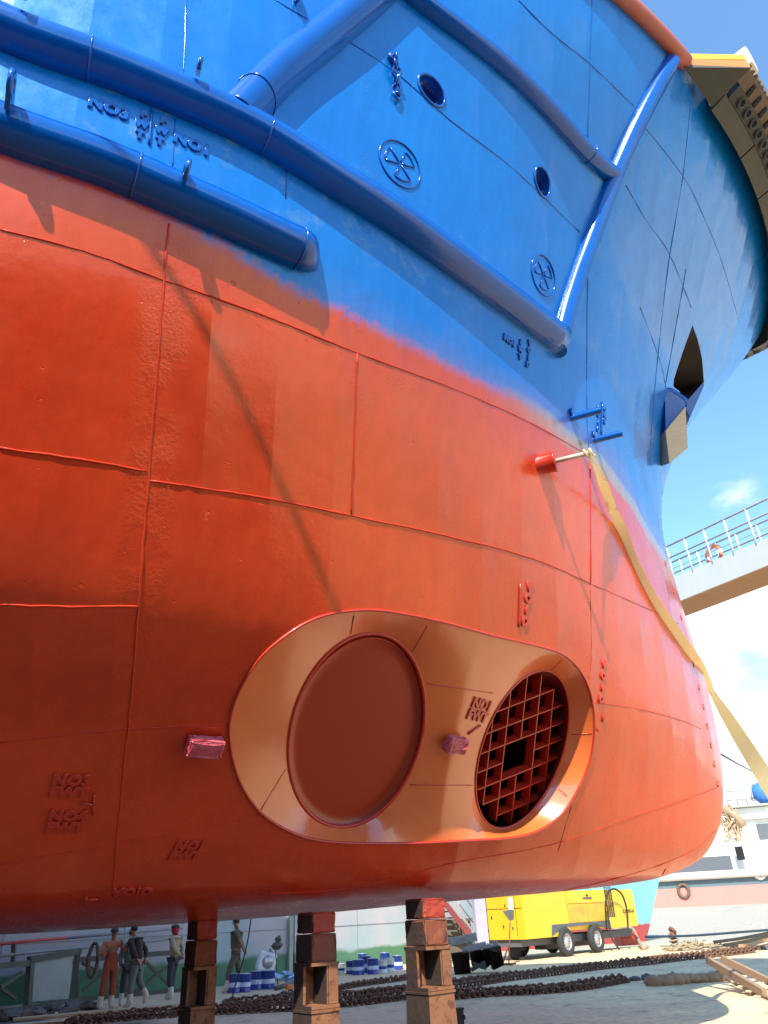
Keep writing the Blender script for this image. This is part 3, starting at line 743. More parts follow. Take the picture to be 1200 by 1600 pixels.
# rope led from the deck to a shore point behind the photographer; its thin shadow crosses the red plating
SA,SB=hit(188,325),hit(452,785)
RA,RB=SA-SUNV*8.0,SB-SUNV*7.0; dR=(RB-RA); RA2,RB2=RA-dR*.5,RB+dR*.3
b=MB(); b.tube([RA2,RA,RB,RB2],.03,8); o=top(b,'mooring_rope',M_black,RA2,label='taut rope above the frame casting the thin slanting shadow down the red plating',cat='rope')

# ------------------------------------------------------------------ ground and water
def ground_mat():
    M=bpy.data.materials.new('yard_ground'); M.use_nodes=True; nt=M.node_tree; b=nt.nodes['Principled BSDF']; N=nt.nodes.new; L=nt.links.new
    tc=N('ShaderNodeTexCoord'); sp_=N('ShaderNodeSeparateXYZ'); L(tc.outputs['Object'],sp_.inputs[0])
    def nz(s,d=8,r=.6):
        n=N('ShaderNodeTexNoise'); n.inputs['Scale'].default_value=s; n.inputs['Detail'].default_value=d; n.inputs['Roughness'].default_value=r; L(tc.outputs['Object'],n.inputs['Vector']); return n.outputs[0]
    def mr(v,a,b_,c=0,d=1):
        n=N('ShaderNodeMapRange'); n.interpolation_type='SMOOTHSTEP'; L(v,n.inputs[0])
        for i,x in enumerate((a,b_,c,d)): n.inputs[i+1].default_value=x
        return n.outputs[0]
    def mix(f,a,b_):
        n=N('ShaderNodeMix'); n.data_type='RGBA'
        for i,v in((0,f),(6,a),(7,b_)):
            if isinstance(v,tuple): n.inputs[i].default_value=(*v,1)
            elif isinstance(v,float): n.inputs[i].default_value=v
            else: L(v,n.inputs[i])
        return n.outputs[2]
    def add(a,b_,op='ADD'):
        n=N('ShaderNodeMath'); n.operation=op
        for i,v in enumerate((a,b_)):
            if isinstance(v,(int,float)): n.inputs[i].default_value=v
            else: L(v,n.inputs[i])
        return n.outputs[0]
    base_=mix(mr(sp_.outputs[0],5.,9.),(.64,.45,.27),(.84,.63,.34)); col=mix(mr(nz(.9),.35,.65,0,.5),base_,(.50,.35,.21))
    col=mix(mr(nz(7),.45,.7,0,.5),col,(.28,.22,.15))
    col=mix(mr(nz(45),.58,.7,0,.45),col,(.25,.19,.14))
    # rust dust on dark ground, extended over the unseen near side to cut bounce
    x=add(sp_.outputs[0],add(nz(.5,4),4.,'MULTIPLY'))
    x=add(x,add(sp_.outputs[1],.62,'MULTIPLY'))
    dirt_bounce_cut=mr(x,13.0,11.2,0,.97)
    col=mix(dirt_bounce_cut,col,(.05,.03,.022))
    col=mix(mr(nz(1.6),.56,.68,0,.6),col,(.30,.12,.07))
    L(col,b.inputs['Base Color']); b.inputs['Roughness'].default_value=.85
    bp=N('ShaderNodeBump'); bp.inputs['Distance'].default_value=.02; L(add(nz(6),add(nz(60),.25,'MULTIPLY')),bp.inputs['Height']); L(bp.outputs[0],b.inputs['Normal'])
    return M
MG=ground_mat()
qa=gnd(1000,1478); qb=gnd(1200,1463); qd=(qb-qa).normalized()
qL=qa-qd*60; qR=qa+qd*90
b=MB()
quay=[qL,qR,Vector((140,-140,0)),Vector((-140,-140,0)),Vector((-140,qL.y-20,0))]
b.prism([p-Vector((0,0,2.5)) for p in quay],(0,0,2.5)); g=b.build('ground',MG); tag(g,kind='structure')
M_water=bpy.data.materials.new('harbour_water'); M_water.use_nodes=True
_b=M_water.node_tree.nodes['Principled BSDF']; _b.inputs['Base Color'].default_value=(.55,.48,.34,1); _b.inputs['Roughness'].default_value=.5
_n=M_water.node_tree.nodes.new('ShaderNodeTexNoise'); _n.inputs['Scale'].default_value=2.2; _n.inputs['Detail'].default_value=6
_c=M_water.node_tree.nodes.new('ShaderNodeTexCoord'); M_water.node_tree.links.new(_c.outputs['Object'],_n.inputs['Vector'])
_p=M_water.node_tree.nodes.new('ShaderNodeBump'); _p.inputs['Distance'].default_value=.9; M_water.node_tree.links.new(_n.outputs[0],_p.inputs['Height']); M_water.node_tree.links.new(_p.outputs[0],_b.inputs['Normal'])
b=MB(); b.box((0,900,-.45),(3000,2200,.2)); wt=b.build('water',M_water); tag(wt,kind='structure')
# the rest of the dockyard ground beyond the left part
# unseen dark hull added behind the camera to block sky light
M_skyblock=mat('sky_blocker_dark',(.035,.03,.03),.7,nscale=.8,col2=(.08,.035,.025),bump=.01)
o_=Vector((-18,-11,0)); b=MB(); b.prism([(-30,0,1.2),(27,0,1.2),(29,0,8.6),(-30,0,8.6)],(0,-9,0)); b.box((-2,-4.5,.6),(50,1.2,1.2))
o=b.build('sky_blocker_hull',M_skyblock); o.location=o_; tag(o,label='dark hull shape added behind the camera to block sky light',cat='ship')
# ------------------------------------------------------------------ keel blocks
M_bl_wood=mat('block_timber',(.24,.06,.025),.8,nscale=5,col2=(.20,.07,.035),bump=.02,bscale=12,rust=(.03,.015,.01),rustamt=.45,rscale=5,stretch=(1,1,.35))
M_bl_red=mat('block_timber_red',(.38,.04,.018),.7,nscale=5,col2=(.35,.05,.02),bump=.02,bscale=12,rust=(.08,.02,.01),rustamt=.34,rscale=6)
M_bl_steel=mat('block_steel',(.30,.125,.05),.75,nscale=5,col2=(.17,.06,.025),rust=(.12,.04,.02),rustamt=.46,rscale=7,bump=.006)
M_shade=mat('shaded_side',(.022,.013,.010),.85,nscale=4,col2=(.05,.025,.015),bump=.01)  # near-black colour painting shade onto the left faces of the blocks
def keel_block(px0,px1,py,dist_,label,topz):
    c=at((px0+px1)/2,1500,dist_); fw=abs((at(px1,1500,dist_)-at(px0,1500,dist_)).length)
    rz=.44
    r=empty('keel_block',(c.x,c.y,0),rz,label=label,cat='keel block',group='keel blocks under the ship')
    W_=fw/1.40; D_=W_*1.0
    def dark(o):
        o.data.materials.append(M_shade)
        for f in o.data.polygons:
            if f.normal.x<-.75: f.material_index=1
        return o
    def bx(name,z0,z1,w,d,mt,bev=.02):
        b=MB(); b.box((0,0,(z0+z1)/2),(w,d,z1-z0),bev=bev)
        bmesh.ops.subdivide_edges(b.bm,edges=b.bm.edges[:],cuts=2,use_grid_fill=True)
        for v in b.bm.verts: v.co+=Vector((random.uniform(-1,1),random.uniform(-1,1),random.uniform(-.4,.4)))*.007
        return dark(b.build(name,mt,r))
    T=topz
    bx('softwood_cap',T-.17,T+.02,W_*.86,D_*.86,M_bl_red); bx('timber',T-.42,T-.175,W_*.92,D_*.9,M_bl_wood)
    # open steel box: two plates with web between top and bottom flange
    b=MB(); b.box((0,0,T-.435),(W_,D_,.03)); b.box((0,0,T-.79),(W_,D_,.03))
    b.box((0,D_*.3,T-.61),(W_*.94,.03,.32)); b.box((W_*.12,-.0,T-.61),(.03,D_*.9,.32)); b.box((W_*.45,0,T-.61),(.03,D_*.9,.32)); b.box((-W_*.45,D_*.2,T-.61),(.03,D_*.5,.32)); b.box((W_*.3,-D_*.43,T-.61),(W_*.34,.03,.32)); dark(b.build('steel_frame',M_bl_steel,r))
    zb=T-.81; 
    b=MB(); w=W_*1.0
    def fr(z0,z1,w0,w1):
        vs=[b.bm.verts.new(Vector((sx*w/2,sy*w/2,z))) for z,w in((z0,w0),(z1,w1)) for sx,sy in((-1,-1),(1,-1),(1,1),(-1,1))]
        for f in((0,1,5,4),(1,2,6,5),(2,3,7,6),(3,0,4,7),(4,5,6,7)): b.bm.faces.new([vs[i] for i in f])
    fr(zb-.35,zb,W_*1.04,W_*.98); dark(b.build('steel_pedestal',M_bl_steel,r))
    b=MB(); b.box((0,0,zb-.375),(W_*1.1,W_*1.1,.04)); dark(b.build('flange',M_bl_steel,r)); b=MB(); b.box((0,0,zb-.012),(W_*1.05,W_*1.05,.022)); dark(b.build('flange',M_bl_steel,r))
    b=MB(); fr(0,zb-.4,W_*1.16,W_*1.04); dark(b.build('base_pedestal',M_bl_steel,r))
    return r
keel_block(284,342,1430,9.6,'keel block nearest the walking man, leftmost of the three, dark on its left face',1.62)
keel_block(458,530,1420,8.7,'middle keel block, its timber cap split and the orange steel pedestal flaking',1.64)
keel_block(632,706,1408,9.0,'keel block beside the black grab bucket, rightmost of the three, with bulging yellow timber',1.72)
b=MB(); p=gnd(722,1640); q=at(722,1577,math.hypot(p.x,p.y)); 
zt=q.z; c=Vector((p.x,p.y,0)); b.box((0,0,zt/2),(.09,.09,zt)); b.box((0,0,zt+.01),(.11,.11,.02)); b.box((.05,0,zt*.8),(.02,.12,.05))
o=b.build('steel_post',M_black); o.location=c; tag(o,label='short black steel post standing right of the rightmost keel block',cat='post')
# ------------------------------------------------------------------ moored hull behind: white over green
M_wall=bpy.data.materials.new('white_green_hull'); M_wall.use_nodes=True
def wall_mat(M,zsplit,ctop,cbot,soft=.06,chalk=(.5,.62,.66)):
    nt=M.node_tree; b=nt.nodes['Principled BSDF']; N=nt.nodes.new; L=nt.links.new; tc=N('ShaderNodeTexCoord'); sp_=N('ShaderNodeSeparateXYZ'); L(tc.outputs['Object'],sp_.inputs[0])
    n=N('ShaderNodeTexNoise'); n.inputs['Scale'].default_value=.6; n.inputs['Detail'].default_value=8; n.inputs['Roughness'].default_value=.6; L(tc.outputs['Object'],n.inputs['Vector'])
    a=N('ShaderNodeMath'); a.operation='MULTIPLY_ADD'; a.inputs[1].default_value=.5; L(n.outputs[0],a.inputs[0]); L(sp_.outputs[2],a.inputs[2])
    mr=N('ShaderNodeMapRange'); mr.inputs[1].default_value=zsplit+.25-soft; mr.inputs[2].default_value=zsplit+.25+soft; L(a.outputs[0],mr.inputs[0])
    m0=N('ShaderNodeMix'); m0.data_type='RGBA'; r0=N('ShaderNodeMapRange'); r0.inputs[1].default_value=.45; r0.inputs[2].default_value=.62; L(n.outputs[0],r0.inputs[0]); L(r0.outputs[0],m0.inputs[0]); m0.inputs[6].default_value=(*ctop,1); m0.inputs[7].default_value=(*chalk,1)
    m1=N('ShaderNodeMix'); m1.data_type='RGBA'; L(mr.outputs[0],m1.inputs[0]); m1.inputs[6].default_value=(*cbot,1); L(m0.outputs[2],m1.inputs[7])
    n2=N('ShaderNodeTexNoise'); n2.inputs['Scale'].default_value=5; n2.inputs['Detail'].default_value=9; n2.inputs['Roughness'].default_value=.75; L(tc.outputs['Object'],n2.inputs['Vector'])
    r2=N('ShaderNodeMapRange'); r2.inputs[1].default_value=.64; r2.inputs[2].default_value=.69; L(n2.outputs[0],r2.inputs[0])
    m2=N('ShaderNodeMix'); m2.data_type='RGBA'; L(r2.outputs[0],m2.inputs[0]); L(m1.outputs[2],m2.inputs[6]); m2.inputs[7].default_value=(.20,.14,.10,1); L(m2.outputs[2],b.inputs['Base Color']); b.inputs['Roughness'].default_value=.55
wall_mat(M_wall,.67,(.50,.47,.47),(.08,.22,.11),.06,(.36,.46,.46))
M_seam=mat('seam_grey',(.25,.26,.26),.7)
def ship_side(pa,pb,lab,ext0,th):
    A,B_=gnd(*pa),gnd(*pb); d=(B_-A).normalized(); A=A-d*ext0; L_=(B_-A).length
    r=empty('moored_hull',(A.x,A.y,0),math.atan2(d.y,d.x),label=lab,cat='ship side')
    b=MB(); b.box((L_/2,th/2,2.4),(L_,th,4.8)); b.build('side_plating',M_wall,r)
    for z in(1.35,2.4):
        b=MB(); b.box((L_/2,-.004,z),(L_-.2,.02,.012)); b.build('plate_seam',M_seam,r)
    for k in range(1,int(L_/3.1)): b=MB(); b.box((k*3.1,-.003,2.4),(.012,.018,4.6)); b.build('plate_seam',M_seam,r)
    return r,L_
ws,wl_=ship_side((0,1573),(452,1531),'white and green ship side behind the workers and the lattice frame at left',25,.8)
b=MB(); b.box((wl_-.02,-.07,2.4),(.12,.14,4.8)); b.build('fender_post',mat('pale_green_steel',(.40,.46,.36),.6),ws)
ws2,_=ship_side((460,1529),(750,1492),'white and green ship side between the middle keel block and the maroon boom',0,.8)
# pipes running along that side
M_pipe=mat('grey_pipe',(.30,.30,.30),.6,metal=.2); M_pipered=mat('red_pipe',(.5,.06,.05),.6)
def dist_h(p): return math.hypot(p.x,p.y)
def curvepipe(pl,r_,mt,name,label,cat,group=None,seg=8):
    P=[Vector(p) for p in pl]; c=P[0]; b=MB(); b.tube([p-c for p in P],r_,seg); o=b.build(name,mt); o.location=c; return tag(o,label=label,cat=cat,group=group)
# left truss (crane boom section lying in the yard)
M_truss=mat('dull_green_steel',(.11,.12,.09),.8,nscale=4,col2=(.07,.06,.045),bump=.005)
D0=22.5
def T(px,py,D=0): return at(px,py,dl(px)+.25)
r0=at(0,1560,20); tr=empty('lattice_frame',(r0.x,r0.y,0),label='dark lattice steel frame with diagonal braces lying behind the workers at left',cat='steel frame')
def tp(mb,name,mt): o=mb.build(name,mt,tr); o.location=-Vector((r0.x,r0.y,0)); return o
_d0,_d1,_d2=(math.hypot(*gnd(x,y).xy) for x,y in((0,1584),(130,1564),(285,1549)))
def dl(px): return (_d0+(_d1-_d0)*px/130 if px<130 else _d1+(_d2-_d1)*(px-130)/155)-.1
def TT(px,py): return at(px,py,dl(px))
for a,c_,w_ in [((-30,1512),(45,1505),.12),((45,1500),(125,1486),.14),((-20,1585),(130,1562),.12),((125,1562),(285,1548),.12)]:
    b=MB(); b.bar(TT(*a),TT(*c_),w_,w_); tp(b,'chord',M_truss)
b=MB(); b.bar(TT(118,1500),TT(290,1487),.12,.12); tp(b,'chord',M_truss)
for a,c_ in [((48,1500),(43,1572)),((122,1484),(112,1562)),((118,1500),(118,1560))]:
    b=MB(); b.bar(TT(*a),TT(*c_),.14,.14); tp(b,'upright',M_truss)
for a,c_ in [((0,1543),(34,1520)),((0,1543),(24,1560)),((128,1505),(240,1562)),((130,1548),(185,1500)),((178,1540),(210,1553)),((225,1500),(246,1522)),((215,1548),(246,1522)),((246,1522),(285,1560)),((246,1522),(285,1495))]:
    b=MB(); b.bar(TT(*a),TT(*c_),.07,.07); tp(b,'brace',M_truss)
M_film=mat('cloudy_sheet',(.26,.29,.28),.35,nscale=1.2,col2=(.12,.22,.16),rust=(.04,.10,.07),rustamt=.40,rscale=.9)
b=MB(); dq=Vector((.02,.05,0)); b.prism([TT(52,1496),TT(117,1490),TT(111,1560),TT(46,1566)],Vector((.01,.03,0))); tp(b,'sheet_panel',M_film)
curvepipe([T(-20,1477,24),T(60,1469,23.8),T(102,1466,23.6)],.035,M_pipered,'red_pipe','red painted length of pipe high above the lattice frame, under the hull bottom','pipe')
for i,(ys,lab) in enumerate([([(102,1466),(200,1457),(285,1450)],'grey pipe rail continuing the red pipe behind the capped workers'),([(-20,1496),(60,1487),(160,1478),(285,1465)],'lower grey pipe rail just above the top chord of the lattice frame')]):
    curvepipe([T(x,y,23.6) for x,y in ys],.035,M_pipe,'pipe_rail',lab,'pipe')
pr=T(22,1480,23.5)
b=MB(); b.bar(T(22,1472,23.5)-pr,T(20,1512,23.5)-pr,.09,.09); o=b.build('rail_post',M_truss); o.location=pr; tag(o,label='dark post holding the red pipe at the far left edge',cat='post')
# timber sill / scrap in front of lattice frame
M_scrap=mat('scrap_dark',(.09,.075,.06),.9,nscale=8,col2=(.18,.16,.13),bump=.03,bscale=15)
p0=gnd(-40,1600); p1=gnd(140,1577); b=MB()
for i in range(60):
    t=random.random(); c=p0.lerp(p1,t)+Vector((random.uniform(-.3,.3),random.uniform(-.3,1.2),0)); s_=random.uniform(.05,.22); b.box(c-p0+Vector((0,0,s_*.25)),(s_*2.2,s_,s_*.6),Euler((random.uniform(-.3,.3),random.uniform(-.3,.3),random.uniform(0,3))),.01)
o=b.build('scrap_heap',M_scrap); o.location=p0; tag(o,label='low heap of dark broken scrap and stones at the foot of the lattice frame',cat='scrap',kind='stuff')
M_plank=mat('dusty_plank',(.50,.38,.22),.8,nscale=6,col2=(.36,.26,.15),stretch=(.3,4,1))
for (a,c_,lab) in [((20,1596),(285,1572),'long dusty plank on the ground at the workers\' boots'),((-10,1608),(275,1585),'second long dusty plank, the one nearer the rusty chains at left')]:
    A,B_=gnd(*a),gnd(*c_); b=MB(); b.bar(Vector((0,0,.03)),B_-A+Vector((0,0,.03)),.28,.05,bev=.008); o=b.build('plank',M_plank); o.location=A; tag(o,label=lab,cat='plank',group='planks by the workers')
# ------------------------------------------------------------------ anchor chains laid on the ground
M_chain=mat('rusty_chain',(.17,.085,.05),.85,nscale=20,col2=(.09,.05,.035),bump=.004,bscale=60)
def chain_row(pix,n_par,lab,lw=.15,r_=.021,step=.115,spread=.16,layers=1,grp='rusty anchor chains laid out on the ground'):
    P=[gnd(x,y) for x,y in pix]; o0=P[0]; b=MB(); P=smooth_closed(P,8,False)
    L=[0]
    for a,c_ in zip(P,P[1:]): L.append(L[-1]+(c_-a).length)
    n=int(L[-1]/step)
    for k in range(n_par):
        Q=[];j=0; offn=(k-(n_par-1)/2)*spread; ph=random.uniform(0,6)
        for i in range(n):
            s_=i*step
            while j<len(L)-2 and L[j+1]<s_: j+=1
            t=(P[j+1]-P[j]).normalized(); nn=Vector((-t.y,t.x,0)); p=P[j].lerp(P[j+1],(s_-L[j])/(L[j+1]-L[j]+1e-9))
            Q.append(p+nn*(offn+.05*math.sin(s_*1.7+ph)+random.uniform(-.015,.015))+Vector((0,0,.05+(k%2)*.05*(layers-1)+random.uniform(-.012,.012)))-o0)
        chain_links(b,Q,lw,r_,6,twist=.6)
    o=b.build('anchor_chain',M_chain); o.location=o0; return tag(o,label=lab,cat='chain',group=grp)
chain_row([(1192,1484),(1100,1492),(1010,1502),(900,1515),(800,1527),(690,1541),(600,1553),(520,1560),(400,1567),(340,1573)],2,'long rusty chain running from the rope pile past the compressor wheels to the left',lw=.17,r_=.025,step=.13)
chain_row([(1180,1489),(1090,1499),(1000,1509),(900,1520),(800,1533),(690,1548)],1,'single rusty chain lying tight along the front of the long chain by the compressor',lw=.17,r_=.025,step=.13)
chain_row([(975,1535),(900,1547),(830,1553),(760,1557),(700,1562),(640,1568)],3,'short bunched rusty chain in front, its curled end on bare ground',lw=.17,r_=.026,step=.13,layers=2)
chain_row([(690,1520),(640,1530),(570,1540),(500,1552),(430,1560)],2,'rusty chain just behind the two right keel blocks, nearest the paint tins',lw=.16)
chain_row([(640,1560),(540,1572),(440,1580),(330,1585),(220,1592),(90,1606)],3,'wide rusty chain bundle crossing behind the lowest part of the keel blocks',lw=.16,layers=2)
chain_row([(460,1565),(400,1571),(340,1578)],2,'short rusty chain length under the walking man',lw=.15)
# ------------------------------------------------------------------ paint tins
M_tin=mat('blue_tin',(.02,.06,.32),.35,metal=.0,coat=.3); M_lab=mat('tin_label',(.75,.78,.82),.5,nscale=25,col2=(.1,.2,.5),namt=.6); M_lid=mat('tin_lid',(.35,.40,.45),.3,metal=.6); M_wtin=mat('white_tin',(.78,.80,.80),.45)
def tin(px,py,r_,h,mt,label,z=0):
    p=gnd(px,py) if z==0 else z
    o=empty('paint_tin',p,random.uniform(0,6),label=label,cat='paint tin',group='paint tins along the white and green ship side')
    b=MB(); b.lathe((0,0,0),(0,0,1),[(0,0),(r_,0),(r_*1.02,.01),(r_,.02),(r_,h*.96),(r_*1.04,h*.97),(r_*1.04,h),(0,h)],20); b.build('can_body',mt,o)
    b=MB(); b.lathe((0,0,0),(0,0,1),[(r_+.003,h*.3),(r_+.003,h*.55)],20); b.build('label_band',M_lab if mt is M_tin else M_tin,o)
    b=MB(); b.lathe((0,0,0),(0,0,1),[(0,h+.012),(r_*.9,h+.012),(r_*.95,h),(r_*.6,h+.001)],20); b.build('lid',M_lid,o)
    b=MB(); b.tube([(r_*math.cos(a),0,h*.8+.12*math.sin(a)) for a in(math.pi*i/10 for i in range(11))],.006,5); b.build('handle',M_lid,o)
    return o
tl=[(366,1551,.19,.42,M_tin,'blue paint tin behind the walking man\'s front boot'),(381,1550,.17,.40,M_tin,'blue paint tin between the legs of the walking man, with yellow sticker'),(401,1546,.19,.42,M_tin,'blue paint tin with a wide white label below the white jug, left one of two'),(418,1545,.19,.42,M_tin,'blue paint tin standing right of its twin below the white jug'),
 (548,1522,.15,.36,M_tin,'leftmost blue tin in the row between the two right keel blocks'),(560,1523,.19,.40,M_tin,'broad blue tin second in the row between the two right keel blocks'),(573,1520,.15,.46,M_tin,'tall blue tin behind the front tins of the row'),(583,1522,.18,.42,M_tin,'blue tin beside the white tin in the row'),(597,1520,.17,.34,M_wtin,'white paint tin in the middle of the row of blue tins'),(609,1518,.16,.36,M_wtin,'pale tin with blue lid right of the white tin'),(602,1516,.17,.5,M_tin,'dark tin stacked high behind the white tin'),
 (622,1515,.17,.4,M_tin,'blue tin half hidden by the right keel block'),(567,1519,.15,.52,M_tin,'blue tin stacked behind the broad tin, its rim above the others'),(532,1521,.15,.28,M_wtin,'small pale blue bucket right of the middle keel block')]
for a in tl: tin(*a)
tin(0,0,.10,.22,M_tin,'small blue tin peeping out between the rightmost block and the grab bucket',z=gnd(702,1512))
# white jug and junk behind tins
p=gnd(415,1538); o=empty('white_jug',p,.3,label='white plastic jerrycan lying tilted behind the blue tins under the green band',cat='jerrycan')
b=MB(); b.box((0,0,.55),(.55,.22,.5),Euler((0,.25,0)),.06); b.build('body',M_wtin,o); b=MB(); b.lathe((0,-.115,.55),(0,1,0),[(0,0),(.17,0),(.18,.01),(.18,.02)],24); b.build('round_panel',M_lid,o)
b=MB(); b.cyl((.12,0,.8),(.15,0,.9),.05,12); b.build('cap',M_lid,o)
p=gnd(434,1538); o=empty('rag_bundle',p,0,label='brown rag hung on a stick above the white jerrycan',cat='rag')
b=MB(); b.cyl((0,0,0),(-.1,0,.95),.015,8); b.build('stick',M_truss,o); b=MB(); b.ball((-.05,0,.95),.16,2,(1,.6,.6),.25); b.ball((-.02,0,1.12),.09,2,(1,.8,1),.2); b.build('cloth',M_scrap,o)
p=gnd(455,1538); b=MB()
for i in range(12): b.box((random.uniform(-.5,.5),random.uniform(-.2,.2),random.uniform(.05,.3)),(random.uniform(.2,.5),.2,.04),Euler((random.uniform(-.4,.4),random.uniform(-.4,.4),random.uniform(0,3))))
o=b.build('crumpled_sheets',mat('blue_white_film',(.45,.60,.75),.4,nscale=6,col2=(.05,.18,.5),namt=.9)); o.location=p; tag(o,label='crumpled blue and white plastic sheets piled left of the middle keel block',cat='plastic sheet')
for (x,y,lab) in((452,1546,'orange scrap of plastic on the ground left of the middle keel block'),):
    b=MB(); b.box((0,0,.06),(.18,.14,.12),Euler((0,.1,.4)),.02); o=b.build('orange_box',M_orange); o.location=gnd(x,y); tag(o,label=lab,cat='box')
A=gnd(430,1548);B_=gnd(460,1540); b=MB(); b.tube([Vector((0,0,.05)),B_-A+Vector((0,0,.08))],.05,8); o=b.build('pipe_piece',M_truss); o.location=A; tag(o,label='dark pipe length on the ground by the orange scrap',cat='pipe')
# hanging cable by the walking man
c0=at(395,1415,19.5); P=[at(x,y,19.5) for x,y in[(394,1420),(388,1465),(380,1500),(372,1525),(363,1560),(366,1580)]]
curvepipe(smooth_closed(P,5,False),.014,M_black,'hanging_cable','thin black cable hanging down in front of the walking man','cable',seg=6)
# ------------------------------------------------------------------ second moored vessel: teal over red, raked bow
M_teal=bpy.data.materials.new('teal_red_hull'); M_teal.use_nodes=True
wall_mat(M_teal,.55,(.16,.40,.42),(.32,.05,.04),.02,(.20,.46,.48))
DV=31.
def VV(px,py,D): return at(px,py,D)
vo=gnd(880,1500); 
b=MB(); 
topz=5.5
a0=at(735,1480,46); a1=at(1003,1440,52); 
vd=(Vector((a1.x,a1.y,0))-Vector((a0.x,a0.y,0))).normalized(); vn=Vector((-vd.y,vd.x,0)); vn=vn if vn.y>0 else -vn
base=Vector((a0.x,a0.y,-1.5)); ln=(a1-a0).dot(vd)
o1_=at(1040,1360,52); rake=(o1_-a0).dot(vd)
b.prism([base,base+vd*(ln-.6),base+vd*(ln-.6+(rake-ln)/(o1_.z-a1.z)*(topz+1.5))+Vector((0,0,topz+1.5)),base+Vector((0,0,topz+1.5))],vn*5)
o=top(b,'moored_vessel',M_teal,Vector((base.x,base.y,0)),label='teal and red vessel with a raked bow moored behind the yellow compressor',cat='ship')
b=MB(); g0=at(753,1470,30.5); b.box((0,0,2),(.42,.3,4.6)); o=b.build('lilac_post',mat('lilac_steel',(.42,.40,.52),.6)); o.location=(g0.x,g0.y,0); tag(o,label='pale lilac steel column at the left end of the yellow compressor',cat='column')
# ------------------------------------------------------------------ yellow compressor trailer
ca=gnd(868,1497); cb=gnd(931,1489); cdir=(cb-ca).normalized()
# side plane through the wheels
cn=Vector((-cdir.y,cdir.x,0)); cn=cn if cn.y>0 else -cn
comp=empty('air_compressor',(ca.x,ca.y,0),math.atan2(cdir.y,cdir.x),label='yellow towable air compressor on two axles parked beyond the bow',cat='compressor')
inv=comp.matrix_basis.inverted() if False else (Matrix.Translation((ca.x,ca.y,0))@Matrix.Rotation(math.atan2(cdir.y,cdir.x),4,'Z')).inverted()
def CL(px,py,off=0.):   # sight line onto the compressor's side plane, in its own frame
    o_=Vector((ca.x,ca.y,0))+cn*off; d=ray(px,py); t=(o_-CAM).dot(cn)/d.dot(cn); return inv@(CAM+d*t)
M_cy=mat('compressor_yellow',(.80,.50,.015),.4,coat=.2,nscale=1.5,col2=(.72,.40,.015)); M_cyr=mat('compressor_yellow_worn',(.74,.44,.03),.5,nscale=2.5,col2=(.55,.28,.04),namt=.9,rust=(.40,.19,.05),rustamt=.40,rscale=2.5)
M_cyd=mat('compressor_yellow_end',(.74,.43,.015),.45,nscale=1.5,col2=(.64,.35,.015),rust=(.2,.06,.02),rustamt=.28,rscale=6)
M_grey=mat('grey_chassis',(.10,.11,.12),.6); 
x0=CL(822,1460).x; x1=CL(998,1450).x; zb=CL(860,1462).z; xd=CL(885,1400).x; xg=CL(945,1390).x; Hc=2.15; zmid=CL(900,1412).z; zlow=CL(900,1442).z
def cpan(xa,xb,za,zb_,mt,name,y=0,th=.04,d=None):
    b=MB(); b.box(((xa+xb)/2,y+th/2,(za+zb_)/2),(xb-xa,th,zb_-za),bev=.012); return b.build(name,mt,comp)
WID=2.0
b=MB(); b.box(((x0+x1)/2,WID/2+.03,(zb+Hc)/2+.05),(x1-x0-.06,WID-.08,Hc-zb-.1),bev=.03); b.build('canopy_body',M_cy,comp)
xe=CL(830,1460).x
cpan(x0,x0+(xd-x0)*.98,zb-.05,Hc,M_cy,'side_panel')
cpan(xd,xg-.02,zmid+.01,Hc,M_cy,'upper_door'); cpan(xd,xg-.02,zlow,zmid-.01,M_cyr,'lower_panel')
cpan(xg,x1,CL(970,1449).z,Hc,M_cy,'end_side_panel')
# end face with the doors (seen obliquely, left)
ey=Vector((0,1,0))
b=MB(); b.box((x0-.02,WID*.5,(zb-.05+Hc)/2),(.04,WID*.98,Hc-zb+.05),bev=.01); b.build('end_door',M_cyd,comp)
b=MB(); b.box((x0-.045,WID*.5,zb+(Hc-zb)*.64),(.01,WID*.96,.015)); b.box((x0-.045,WID*.16,(zb+Hc)/2),(.01,.015,Hc-zb-.1)); b.build('door_gap',M_hole,comp)
for yy,zz in((.5,.25),(.9,.3),(1.4,.55),(.75,.85),(1.6,.2)):
    b=MB(); b.box((x0-.05,yy,zb+zz*1.2),(.02,.04,.09)); b.build('door_latch',M_black,comp)
b=MB(); b.box(((xd+xg)/2,-.01,zmid+.28),(.14,.02,.06)); b.build('door_latch',M_black,comp)
gl=MB()
gx0,gx1=CL(946,1410).x,CL(958,1410).x
for i in range(26):
    for j in range(4): gl.box((gx0+(gx1-gx0)*(j+.5)/4,-.006,CL(955,1432).z+.05*i),(abs(gx1-gx0)/4*.7,.012,.033))
gl.build('air_vent',M_hole,comp)
b=MB(); b.prism([(CL(862,1463).x,-.02,CL(862,1463).z),(CL(862,1445).x,-.02,zlow),(xg-.02,-.02,zlow),(xg,-.02,CL(952,1452).z),(CL(936,1440).x,-.02,CL(936,1452).z+.12),(CL(930,1442).x,-.02,zlow-.08),(CL(878,1450).x,-.02,zlow-.12)],(0,.05,0)); b.build('wheel_arch',M_grey,comp)
b=MB(); b.box(((x0+x1)/2,WID/2,zb-.16),(x1-x0-.1,WID*.7,.24)); b.box(((x0+x1)/2+.2,WID/2,zb-.35),((x1-x0)*.5,.5,.25)); b.build('chassis',M_grey,comp)
M_tyre=mat('tyre_rubber',(.035,.037,.037),.85,bump=.004,bscale=50); M_rim=mat('steel_rim',(.55,.55,.52),.4,metal=.6)
wr=.47
